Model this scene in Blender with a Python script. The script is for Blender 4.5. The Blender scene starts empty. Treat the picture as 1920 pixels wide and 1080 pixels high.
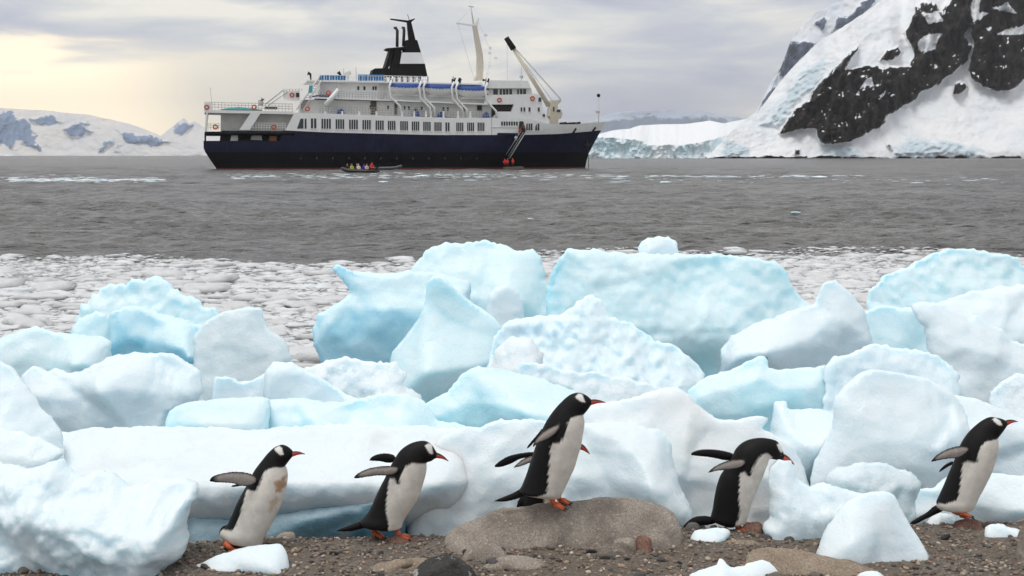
import bpy, bmesh, math, random
import numpy as np
from mathutils import Vector, Matrix, kdtree
from mathutils.geometry import delaunay_2d_cdt

# ------------------------------------------------------------------ camera, sky, sun, exposure
F = 2600.0          # focal length in photo pixels (1920 wide)
HZ = 291.0          # row of the horizon
CAMZ = 3.0          # camera above the sea
scene = bpy.context.scene
cam_d = bpy.data.cameras.new('camera')
cam = bpy.data.objects.new('camera', cam_d)
scene.collection.objects.link(cam)
cam.location = (0, 0, CAMZ)
cam.rotation_euler = (math.radians(90), 0, 0)
cam_d.sensor_width = 36
cam_d.lens = F / 1920 * 36
cam_d.shift_y = -(540 - HZ) / 1920
cam_d.clip_start = 0.1
cam_d.clip_end = 60000
scene.camera = cam
scene.render.resolution_x, scene.render.resolution_y = 1024, 576

SUN_EL, SUN_AZ = 72, 235      # azimuth clockwise from +y (the view direction)
world = bpy.data.worlds.new('World')
scene.world = world
world.use_nodes = True
nt = world.node_tree
for n in list(nt.nodes): nt.nodes.remove(n)
def wn(t, **kw):
    n = nt.nodes.new(t)
    for k, v in kw.items(): setattr(n, k, v)
    return n
L = nt.links.new
out = wn('ShaderNodeOutputWorld'); bg = wn('ShaderNodeBackground')
L(bg.outputs[0], out.inputs[0])
sky = wn('ShaderNodeTexSky', sky_type='NISHITA', sun_disc=False)
sky.sun_elevation = math.radians(SUN_EL); sky.sun_rotation = math.radians(SUN_AZ)
tc = wn('ShaderNodeTexCoord')
def ramp(fac, stops):
    r = wn('ShaderNodeValToRGB')
    el = r.color_ramp.elements
    while len(el) < len(stops): el.new(0.5)
    for e, (p, c) in zip(el, stops):
        e.position = p; e.color = (*c, 1)
    L(fac, r.inputs[0]); return r.outputs[0]
mp = wn('ShaderNodeMapping'); mp.inputs['Scale'].default_value = (5.0, 5.0, 26.0)
mp.inputs['Location'].default_value = (3.1, 0.4, 1.15)
L(tc.outputs['Generated'], mp.inputs[0])
nz = wn('ShaderNodeTexNoise'); nz.inputs['Scale'].default_value = 1.15; nz.inputs['Detail'].default_value = 7
nz.inputs['Roughness'].default_value = 0.5; nz.inputs['Distortion'].default_value = 0.35
L(mp.outputs[0], nz.inputs['Vector'])
cloud = ramp(nz.outputs[0], [(0.36, (0.50, 0.53, 0.65)), (0.46, (0.62, 0.645, 0.72)), (0.53, (0.75, 0.76, 0.775)), (0.64, (1.02, 0.98, 0.88))])
# bright cream break in the clouds low above the far range
sx = wn('ShaderNodeSeparateXYZ'); L(tc.outputs['Generated'], sx.inputs[0])
def mr(v, a, b, c, d):
    r = wn('ShaderNodeMapRange', interpolation_type='SMOOTHSTEP')
    for i, x in zip((1, 2, 3, 4), (a, b, c, d)): r.inputs[i].default_value = x
    L(v, r.inputs[0]); return r.outputs[0]
def mt(op, a, b):
    r = wn('ShaderNodeMath', operation=op)
    for i, v in enumerate((a, b)):
        if isinstance(v, (int, float)): r.inputs[i].default_value = v
        else: L(v, r.inputs[i])
    return r.outputs[0]
dot = wn('ShaderNodeVectorMath', operation='DOT_PRODUCT'); g = Vector((-0.34, 1.0, 0.0)).normalized()
L(tc.outputs['Generated'], dot.inputs[0]); dot.inputs[1].default_value = g
zz = mt('ADD', sx.outputs[2], mt('MULTIPLY', mt('SUBTRACT', nz.outputs[0], 0.5), 0.10))
gl = mt('MULTIPLY', mr(dot.outputs['Value'], math.cos(math.radians(15)), math.cos(math.radians(3)), 0, 1), mr(zz, 0.066, 0.082, 1, 0))
mixg = wn('ShaderNodeMix', data_type='RGBA'); L(mt('MULTIPLY', gl, 0.85), mixg.inputs[0]); L(cloud, mixg.inputs[6])
core = mr(dot.outputs['Value'], math.cos(math.radians(7)), math.cos(math.radians(0.5)), 0, 1)
mixc = wn('ShaderNodeMix', data_type='RGBA'); L(core, mixc.inputs[0]); mixc.inputs[6].default_value = (1.18, 1.06, 0.84, 1); mixc.inputs[7].default_value = (1.95, 1.62, 1.10, 1)
L(mixc.outputs[2], mixg.inputs[7])
sk = wn('ShaderNodeMix', data_type='RGBA', blend_type='MULTIPLY'); sk.inputs[0].default_value = 1
L(sky.outputs[0], sk.inputs[6]); sk.inputs[7].default_value = (0.09, 0.09, 0.09, 1)
mixs = wn('ShaderNodeMix', data_type='RGBA'); mixs.inputs[0].default_value = 0.9
L(sk.outputs[2], mixs.inputs[6]); L(mixg.outputs[2], mixs.inputs[7])
L(mixs.outputs[2], bg.inputs[0]); bg.inputs[1].default_value = 0.96

sun_d = bpy.data.lights.new('sun', 'SUN'); sun_d.energy = 1.5; sun_d.angle = math.radians(24)
sun_d.color = (1.0, 0.965, 0.91)
sun = bpy.data.objects.new('sun', sun_d); scene.collection.objects.link(sun)
_e, _a = math.radians(SUN_EL), math.radians(SUN_AZ)
sdir = Vector((math.sin(_a) * math.cos(_e), math.cos(_a) * math.cos(_e), math.sin(_e)))
sun.rotation_euler = sdir.to_track_quat('Z', 'Y').to_euler()
scene.view_settings.view_transform = 'Standard'
scene.view_settings.look = 'None'
scene.view_settings.exposure = 0.08
scene.view_settings.gamma = 1.0
scene.cycles.use_denoising = True
scene.cycles.use_adaptive_sampling = True
scene.cycles.adaptive_threshold = 0.02
scene.cycles.max_bounces = 8
scene.cycles.diffuse_bounces = 4
scene.cycles.volume_bounces = 0
scene.cycles.caustics_reflective = False
scene.cycles.caustics_refractive = False

# ------------------------------------------------------------------ helpers
COL = scene.collection
def px2(px, py, y):
    return ((px - 960) / F * y, y, CAMZ - (py - HZ) / F * y)

_rng = np.random.RandomState(11)
_perm = _rng.permutation(512).astype(np.int64)
_grad = _rng.normal(size=(512, 3)); _grad /= np.linalg.norm(_grad, axis=1)[:, None]
def gnoise(p):
    p = np.asarray(p, float); i = np.floor(p).astype(np.int64); f = p - i
    u = f * f * f * (f * (f * 6 - 15) + 10)
    def g(dx, dy, dz):
        h = _perm[(_perm[(_perm[(i[:, 0] + dx) & 511] + i[:, 1] + dy) & 511] + i[:, 2] + dz) & 511]
        v = _grad[h]
        return v[:, 0] * (f[:, 0] - dx) + v[:, 1] * (f[:, 1] - dy) + v[:, 2] * (f[:, 2] - dz)
    def lp(a, b, t): return a + (b - a) * t
    x = u[:, 0]; y = u[:, 1]; z = u[:, 2]
    return lp(lp(lp(g(0,0,0), g(1,0,0), x), lp(g(0,1,0), g(1,1,0), x), y),
              lp(lp(g(0,0,1), g(1,0,1), x), lp(g(0,1,1), g(1,1,1), x), y), z)
def fbm(p, octv=4, gain=0.5, lac=2.03):
    p = np.asarray(p, float); s = np.zeros(len(p)); a = 1.0
    for o in range(octv):
        s += a * gnoise(p * lac ** o + o * 17.3); a *= gain
    return s
def ridged(p, octv=4, gain=0.5):
    p = np.asarray(p, float); s = np.zeros(len(p)); a = 1.0
    for o in range(octv):
        s += a * (1 - 2 * np.abs(gnoise(p * 2.07 ** o + o * 9.1))); a *= gain
    return s

def tag(o, label=None, cat=None, group=None, kind=None):
    if label: o['label'] = label
    if cat: o['category'] = cat
    if group: o['group'] = group
    if kind: o['kind'] = kind
    return o
def link(name, me, mat=None, parent=None, loc=None, smooth=True):
    o = bpy.data.objects.new(name, me); COL.objects.link(o)
    if mat is not None:
        if isinstance(mat, (list, tuple)):
            for m in mat: me.materials.append(m)
        else: me.materials.append(mat)
    if parent is not None: o.parent = parent
    if loc is not None: o.location = loc
    if smooth and len(me.polygons): me.polygons.foreach_set('use_smooth', [True] * len(me.polygons))
    return o
def empty(name, loc, rz=0):
    o = bpy.data.objects.new(name, None); COL.objects.link(o); o.location = loc; o.rotation_euler = (0, 0, rz)
    o.empty_display_size = 0.1
    return o
def npmesh(name, V, T, n=3):
    me = bpy.data.meshes.new(name)
    V = np.ascontiguousarray(V, np.float32); T = np.ascontiguousarray(T, np.int32)
    me.vertices.add(len(V)); me.vertices.foreach_set('co', V.ravel())
    me.loops.add(len(T) * n); me.loops.foreach_set('vertex_index', T.ravel())
    me.polygons.add(len(T)); me.polygons.foreach_set('loop_start', np.arange(0, len(T) * n, n, dtype=np.int32))
    me.update(calc_edges=True); me.validate()
    return me
def setcol(me, C, name='Col'):
    a = me.color_attributes.new(name, 'FLOAT_COLOR', 'POINT')
    C = np.asarray(C, np.float32)
    if C.shape[1] == 3: C = np.hstack([C, np.ones((len(C), 1), np.float32)])
    a.data.foreach_set('color', C.ravel())
def inpoly(P, poly):
    P = np.asarray(P, float); poly = np.asarray(poly, float)
    x, y = P[:, 0], P[:, 1]; r = np.zeros(len(P), bool)
    for (x1, y1), (x2, y2) in zip(poly, np.roll(poly, -1, 0)):
        c = ((y1 > y) != (y2 > y))
        with np.errstate(divide='ignore', invalid='ignore'):
            r ^= c & (x < (x2 - x1) * (y - y1) / (y2 - y1 + 1e-12) + x1)
    return r
def segdist(P, A, B):
    P = np.asarray(P, float); best = np.full(len(P), 1e9)
    for a, b in zip(np.asarray(A, float), np.asarray(B, float)):
        d = b - a; l2 = d @ d + 1e-12
        t = np.clip(((P - a) @ d) / l2, 0, 1)
        q = P - a - t[:, None] * d
        best = np.minimum(best, np.einsum('ij,ij->i', q, q))
    return np.sqrt(best)
def sdf(P, poly):
    poly = np.asarray(poly, float)
    d = segdist(P, poly, np.roll(poly, -1, 0))
    return np.where(inpoly(P, poly), d, -d)
def resample(pts, h, closed=False):
    pts = np.asarray(pts, float)
    if closed: pts = np.vstack([pts, pts[:1]])
    out = []
    for a, b in zip(pts[:-1], pts[1:]):
        n = max(1, int(round(np.linalg.norm(b - a) / h)))
        for i in range(n): out.append(a + (b - a) * i / n)
    if not closed: out.append(pts[-1])
    return np.array(out)
def roundcorner(pts, it=2):
    pts = np.asarray(pts, float)
    for _ in range(it):
        q = [pts[0]]
        for a, b in zip(pts[:-1], pts[1:]):
            q += [a * 0.75 + b * 0.25, a * 0.25 + b * 0.75]
        q.append(pts[-1]); pts = np.array(q)
    return pts

# ------------------------------------------------------------------ materials
class NM:
    def __init__(s, name):
        s.m = bpy.data.materials.new(name); s.m.use_nodes = True; s.t = s.m.node_tree
        s.b = s.t.nodes['Principled BSDF']; s.out = s.t.nodes['Material Output']
    def n(s, t, **kw):
        x = s.t.nodes.new(t)
        for k, v in kw.items(): setattr(x, k, v)
        return x
    def l(s, a, b): s.t.links.new(a, b)
    def coord(s, kind='Object', scale=(1, 1, 1), rand=True):
        c = s.n('ShaderNodeTexCoord'); m = s.n('ShaderNodeMapping'); m.inputs['Scale'].default_value = scale
        s.l(c.outputs[kind], m.inputs[0])
        if rand:
            oi = s.n('ShaderNodeObjectInfo'); mu = s.n('ShaderNodeMath', operation='MULTIPLY'); mu.inputs[1].default_value = 57.0
            s.l(oi.outputs['Random'], mu.inputs[0]); cb = s.n('ShaderNodeCombineXYZ')
            s.l(mu.outputs[0], cb.inputs[0]); s.l(mu.outputs[0], cb.inputs[2]); s.l(cb.outputs[0], m.inputs['Location'])
        return m.outputs[0]
    def noise(s, vec, scale, detail=4, rough=0.55, dist=0.0):
        x = s.n('ShaderNodeTexNoise'); x.inputs['Scale'].default_value = scale; x.inputs['Detail'].default_value = detail
        x.inputs['Roughness'].default_value = rough; x.inputs['Distortion'].default_value = dist
        if vec is not None: s.l(vec, x.inputs['Vector'])
        return x.outputs[0]
    def ramp(s, fac, stops):
        r = s.n('ShaderNodeValToRGB'); el = r.color_ramp.elements
        while len(el) < len(stops): el.new(0.5)
        for e, (p, c) in zip(el, stops):
            e.position = p; e.color = (*c, 1) if len(c) == 3 else c
        s.l(fac, r.inputs[0]); return r.outputs[0]
    def mix(s, fac, a, b, mode='MIX'):
        m = s.n('ShaderNodeMix', data_type='RGBA', blend_type=mode)
        for sock, v in ((m.inputs[0], fac), (m.inputs[6], a), (m.inputs[7], b)):
            if isinstance(v, (int, float)): sock.default_value = v
            elif isinstance(v, tuple): sock.default_value = (*v, 1) if len(v) == 3 else v
            else: s.l(v, sock)
        return m.outputs[2]
    def maprange(s, v, a, b, c=0, d=1, smooth=False):
        m = s.n('ShaderNodeMapRange')
        if smooth: m.interpolation_type = 'SMOOTHSTEP'
        for i, x in zip((1, 2, 3, 4), (a, b, c, d)): m.inputs[i].default_value = x
        s.l(v, m.inputs[0]); return m.outputs[0]
    def math(s, op, a, b=None):
        m = s.n('ShaderNodeMath', operation=op)
        for i, v in enumerate((a, b)):
            if v is None: continue
            if isinstance(v, (int, float)): m.inputs[i].default_value = v
            else: s.l(v, m.inputs[i])
        return m.outputs[0]
    def bump(s, h, strength, dist, prev=None):
        b = s.n('ShaderNodeBump'); b.inputs['Strength'].default_value = strength; b.inputs['Distance'].default_value = dist
        s.l(h, b.inputs['Height'])
        if prev is not None: s.l(prev, b.inputs['Normal'])
        return b.outputs[0]
    def base(s, c):
        if isinstance(c, tuple): s.b.inputs['Base Color'].default_value = (*c, 1)
        else: s.l(c, s.b.inputs['Base Color'])
    def set(s, **kw):
        for k, v in kw.items(): s.b.inputs[k.replace('_', ' ')].default_value = v
    def normal(s, nrm): s.l(nrm, s.b.inputs['Normal'])

def ice_mat(name, white, blue, lo=0.42, hi=0.62, sss=0.65, rough=0.34, dirt=None, scale=1.3, bump=0.5):
    m = NM(name); v = m.coord('Object')
    n1 = m.noise(v, scale, 4, 0.55, 0.6)
    c = m.ramp(n1, [(lo, blue), (hi, white)])
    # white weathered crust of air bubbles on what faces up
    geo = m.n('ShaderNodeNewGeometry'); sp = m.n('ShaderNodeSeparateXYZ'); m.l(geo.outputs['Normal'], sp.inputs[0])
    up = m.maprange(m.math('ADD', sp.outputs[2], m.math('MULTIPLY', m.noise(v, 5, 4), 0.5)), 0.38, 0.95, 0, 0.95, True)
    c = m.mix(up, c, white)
    # streaky layers
    vs = m.coord('Object', (0.6, 0.6, 5.0)); st = m.noise(vs, 2.2, 5, 0.6, 0.4)
    c = m.mix(m.maprange(st, 0.5, 0.75, 0, 0.3), c, tuple(x * 0.95 for x in blue))
    # fracture veins: old cracks healed white, fresh ones cut in
    vw = m.n('ShaderNodeVectorMath', operation='ADD'); nv = m.n('ShaderNodeTexNoise'); nv.inputs['Scale'].default_value = 2.2; nv.inputs['Detail'].default_value = 4; m.l(v, nv.inputs['Vector'])
    m.l(v, vw.inputs[0]); m.l(nv.outputs['Color'], vw.inputs[1])
    ve = m.n('ShaderNodeTexVoronoi', feature='DISTANCE_TO_EDGE'); ve.inputs['Scale'].default_value = 1.7; m.l(vw.outputs[0], ve.inputs['Vector'])
    brk = m.maprange(m.noise(v, 1.9, 3), 0.50, 0.60)
    crk = m.math('MULTIPLY', m.maprange(ve.outputs['Distance'], 0.004, 0.03, 1, 0), brk)
    c = m.mix(m.math('MULTIPLY', crk, 0.10), c, tuple(x * 0.80 for x in blue))
    if dirt:
        dn = m.noise(v, 2.1, 6, 0.65, 0.3)
        c = m.mix(m.maprange(dn, 0.55, 0.72, 0, 0.55), c, dirt)
    m.base(c); m.b.subsurface_method = 'BURLEY'
    m.set(Roughness=rough, Subsurface_Weight=sss, Subsurface_Scale=0.13, IOR=1.31, Specular_IOR_Level=0.5)
    m.b.inputs['Subsurface Radius'].default_value = (0.35, 0.8, 1.0)
    f1 = m.noise(v, 14, 5, 0.6); f2 = m.noise(v, 60, 3, 0.6)
    vo = m.n('ShaderNodeTexVoronoi', feature='SMOOTH_F1'); vo.inputs['Scale'].default_value = 9; m.l(v, vo.inputs['Vector'])
    b = m.bump(m.math('SUBTRACT', f1, m.math('MULTIPLY', crk, 0.12)), bump * 0.55, 0.025); b = m.bump(vo.outputs['Distance'], bump * 0.3, 0.012, b); b = m.bump(f2, bump * 0.9, 0.008, b)
    m.l(m.maprange(m.noise(v, 6, 5, 0.6), 0.35, 0.65, rough * 0.55, rough * 1.35), m.b.inputs['Roughness'])
    m.normal(b)
    return m.m
ICE = {
 'white': ice_mat('ice_white', (0.835, 0.93, 0.96), (0.70, 0.855, 0.925), 0.36, 0.66),  # blue tone also paints the bluish shading of faces not turned up
 'cyan': ice_mat('ice_cyan', (0.79, 0.94, 0.975), (0.50, 0.84, 0.93), 0.36, 0.72),
 'blue': ice_mat('ice_blue', (0.77, 0.94, 0.975), (0.36, 0.73, 0.90), 0.36, 0.74),
 'clear': ice_mat('ice_clear', (0.78, 0.87, 0.90), (0.60, 0.75, 0.80), 0.38, 0.66, 0.6, 0.2, bump=0.7),
 'dirty': ice_mat('ice_dirty', (0.87, 0.91, 0.915), (0.75, 0.84, 0.88), 0.36, 0.62, 0.7, 0.45, (0.72, 0.68, 0.60)),
 'snow': ice_mat('ice_snowy', (0.88, 0.93, 0.95), (0.78, 0.88, 0.925), 0.34, 0.58, 0.6, 0.55, bump=1.0),
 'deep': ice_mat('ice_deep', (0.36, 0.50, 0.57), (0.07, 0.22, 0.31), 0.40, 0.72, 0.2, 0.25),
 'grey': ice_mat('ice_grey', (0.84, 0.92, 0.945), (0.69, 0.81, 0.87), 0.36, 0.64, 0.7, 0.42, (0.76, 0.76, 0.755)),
}
def rock_mat(name, a, b, c, scale=6, spk=90, rough=0.85, spots=None):
    m = NM(name); v = m.coord('Object')
    col = m.ramp(m.noise(v, scale, 5, 0.6), [(0.32, a), (0.5, b), (0.68, c)])
    col = m.mix(m.maprange(m.noise(v, spk, 3, 0.7), 0.42, 0.62, 0.0, 0.6), col, tuple(x * 0.45 for x in b))
    col = m.mix(m.maprange(m.noise(v, spk * 0.8, 2, 0.6), 0.6, 0.72, 0.0, 0.5), col, tuple(min(1, x * 1.7) for x in c))
    if spots: col = m.mix(m.maprange(m.noise(v, 11, 5, 0.7), 0.60, 0.64), col, spots)
    m.base(col); m.set(Roughness=rough)
    bb = m.bump(m.noise(v, 18, 6, 0.65), 0.8, 0.02); bb = m.bump(m.noise(v, 110, 3, 0.7), 0.7, 0.004, bb); m.normal(bb)
    return m.m
ROCK = {
 'granite': rock_mat('rock_granite', (0.19, 0.16, 0.135), (0.32, 0.275, 0.23), (0.42, 0.37, 0.315)),
 'tan': rock_mat('rock_tan', (0.20, 0.155, 0.11), (0.33, 0.26, 0.19), (0.40, 0.325, 0.25)),
 'pale': rock_mat('rock_pale', (0.22, 0.18, 0.145), (0.34, 0.29, 0.24), (0.44, 0.39, 0.33)),
 'red': rock_mat('rock_red', (0.15, 0.07, 0.05), (0.28, 0.15, 0.11), (0.36, 0.23, 0.18)),
 'dark': rock_mat('rock_dark', (0.02, 0.019, 0.018), (0.04, 0.037, 0.035), (0.07, 0.066, 0.062), spots=(0.4, 0.39, 0.37), rough=0.6),
 'grey': rock_mat('rock_grey', (0.09, 0.085, 0.08), (0.16, 0.15, 0.14), (0.23, 0.215, 0.2)),
}
def plain(name, col, rough=0.5, metal=0.0, var=0.12, scale=3.0, bump=0.0, stain=None):
    m = NM(name); v = m.coord('Object')
    n1 = m.noise(v, scale, 5, 0.6)
    c = m.ramp(n1, [(0.3, tuple(x * (1 - var) for x in col)), (0.7, tuple(min(1, x * (1 + var)) for x in col))])
    if stain:
        vs = m.coord('Object', (1.6, 1.6, 0.22)); c = m.mix(m.maprange(m.noise(vs, 1.3, 5, 0.65), 0.56, 0.75, 0, stain[1]), c, stain[0])
    m.base(c); m.set(Roughness=rough, Metallic=metal)
    if bump: m.normal(m.bump(m.noise(v, scale * 9, 4), bump, 0.01))
    return m.m
def colmat(name, rough=0.6, bscale=60, bump=0.2, spec=0.4, sheen=0.0, var=0.0):
    m = NM(name); a = m.n('ShaderNodeAttribute', attribute_name='Col'); v = m.coord('Object')
    c = a.outputs['Color']
    if var: c = m.mix(var, c, m.ramp(m.noise(v, bscale * 0.5, 3), [(0.3, (0.3, 0.3, 0.3)), (0.7, (1, 1, 1))]), 'MULTIPLY')
    m.base(c); m.set(Roughness=rough, Specular_IOR_Level=spec)
    if sheen: m.set(Sheen_Weight=sheen)
    if bump: m.normal(m.bump(m.noise(v, bscale, 3), bump, 0.003))
    return m.m

# ------------------------------------------------------------------ sea bed, beach, sea
def beach_z(x, y):
    x = np.asarray(x, float); y = np.asarray(y, float)
    st_ = np.clip(7.80 + (x + 1.4) * 0.095, 7.75, 8.3)
    t = np.clip((y - st_) / 2.4, 0, 1); t = t * t * (3 - 2 * t)
    z = 0.8 - 1.3 * t
    p = np.stack([x * 1.6, y * 1.6, np.zeros_like(x)], -1).reshape(-1, 3)
    return z + (0.035 * fbm(p, 3)).reshape(z.shape)
xs = np.linspace(-14, 14, 300); ys = np.concatenate([np.linspace(-3, 6.4, 20), np.linspace(6.5, 12, 170), np.linspace(12.3, 26, 8)])
X, Y = np.meshgrid(xs, ys); Z = beach_z(X, Y)
Z += 0.006 * gnoise(np.stack([X.ravel() * 22, Y.ravel() * 22, 0 * X.ravel()], -1)).reshape(X.shape)
def gridmesh(name, X, Y, Z):
    r, c = X.shape; V = np.stack([X.ravel(), Y.ravel(), Z.ravel()], -1)
    i = np.arange(r * c).reshape(r, c)
    Q = np.stack([i[:-1, :-1], i[:-1, 1:], i[1:, 1:], i[1:, :-1]], -1).reshape(-1, 4)
    return npmesh(name, V, Q, 4)
m = NM('beach_grit'); v = m.coord('Object', rand=False)
c = m.ramp(m.noise(v, 40, 5, 0.7), [(0.3, (0.075, 0.062, 0.050)), (0.5, (0.18, 0.15, 0.12)), (0.7, (0.32, 0.275, 0.225))])
c = m.mix(m.maprange(m.noise(v, 3, 3), 0.4, 0.65, 0, 0.5), c, (0.15, 0.11, 0.075))
m.base(c); m.set(Roughness=0.9)
m.normal(m.bump(m.noise(v, 130, 4, 0.7), 1.0, 0.01, m.bump(m.noise(v, 40, 4), 0.8, 0.02)))
tag(link('beach', gridmesh('beach', X, Y, Z), m.m), kind='structure')

# sea: chop as real waves near, finer relief in the material
yy = [9.6]
while yy[-1] < 14000:
    y_ = yy[-1]; yy.append(y_ + (0.15 if y_ < 44 else 0.15 * (y_ / 44) ** 1.25 if y_ < 600 else 3.93 * (y_ / 600) ** 2))
yy = np.array(yy); aa = np.linspace(-0.50, 0.50, 460)
A, Y = np.meshgrid(aa, yy); X = A * Y
cell = np.maximum(np.gradient(yy)[:, None] * np.ones_like(A), Y * (aa[1] - aa[0]))
rw = np.random.RandomState(5); Zs = np.zeros_like(X)
for i in range(84):
    wl = 0.55 * (3.2 / 0.55) ** rw.rand() if i < 52 else 3.0 * 3.2 ** rw.rand()
    th = rw.normal(0, 0.55); kx, ky = math.sin(th) * 2 * math.pi / wl, math.cos(th) * 2 * math.pi / wl
    amp = (0.0112 * wl ** 0.6 if i < 52 else 0.0100 * wl ** 0.7) * (0.5 + rw.rand())
    fade = np.clip((wl / cell - 2.2) / 2.5, 0, 1)
    if i >= 52: fade = fade * np.clip((Y - 60) / 120, 0.15, 1)
    ph = kx * X + ky * Y + rw.rand() * 6.28 + 1.3 * np.sin(X * 0.05 + i) + 0.8 * np.sin(X * 0.23 + Y * 0.11 + i * 2.1)
    Zs += amp * fade * (2 * (0.5 + 0.5 * np.sin(ph)) ** 1.7 - 1)
calm = np.clip((Y - 36) / 16, 0.14, 1)     # brash damps the chop
grp = 0.7 + 0.7 * (fbm(np.stack([X.ravel() / 16, Y.ravel() / 12, 0 * X.ravel()], -1), 2).reshape(X.shape) + 0.3)
Zs *= calm * np.clip(grp, 0.3, 1.6)
SEA_Z = (yy, aa, Zs)
def sea_z(x, y):
    i = min(len(yy) - 1, int(np.searchsorted(yy, y))); j = int(np.clip(round((x / y + 0.5) / (aa[1] - aa[0])), 0, len(aa) - 1))
    return float(Zs[i, j])
m = NM('sea_water'); v = m.coord('Object', (0.45, 1.0, 1.0), rand=False)
wc = m.ramp(m.noise(v, 0.05, 9, 0.72), [(0.36, (0.105, 0.103, 0.097)), (0.5, (0.150, 0.146, 0.138)), (0.64, (0.195, 0.189, 0.179))])
at = m.n('ShaderNodeAttribute', attribute_name='slush'); sl = m.maprange(m.math('ADD', at.outputs['Fac'], m.math('MULTIPLY', m.math('SUBTRACT', m.noise(v, 1.1, 6, 0.65), 0.5), 1.5)), 0.35, 0.65)
m.base(m.mix(sl, wc, m.ramp(m.noise(v, 3.0, 5, 0.65), [(0.35, (0.30, 0.28, 0.27)), (0.65, (0.56, 0.55, 0.54))]))); m.l(m.maprange(sl, 0, 1, 0.27, 0.55), m.b.inputs['Roughness'])
m.set(IOR=1.333)
b0 = m.bump(m.noise(v, 0.22, 5, 0.65, 0.3), 1.0, 2.6); b1 = m.bump(m.noise(v, 0.9, 5, 0.65, 0.3), 1.0, 0.6, b0); b2 = m.bump(m.noise(v, 3.6, 4, 0.6, 0.3), 0.9, 0.10, b1); m.normal(b2)
me_sea = gridmesh('sea', X, Y, Zs)
def front_np(x): return 43 + 3.0 * np.sin(x * 0.21) + 1.6 * np.sin(x * 0.55 + 1)
_a = me_sea.attributes.new('slush', 'FLOAT', 'POINT'); _a.data.foreach_set('value', np.clip((front_np(X) - Y) / 7 + 0.15, 0, 1).ravel().astype(np.float32))
tag(link('sea', me_sea, m.m), kind='structure')

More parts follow.
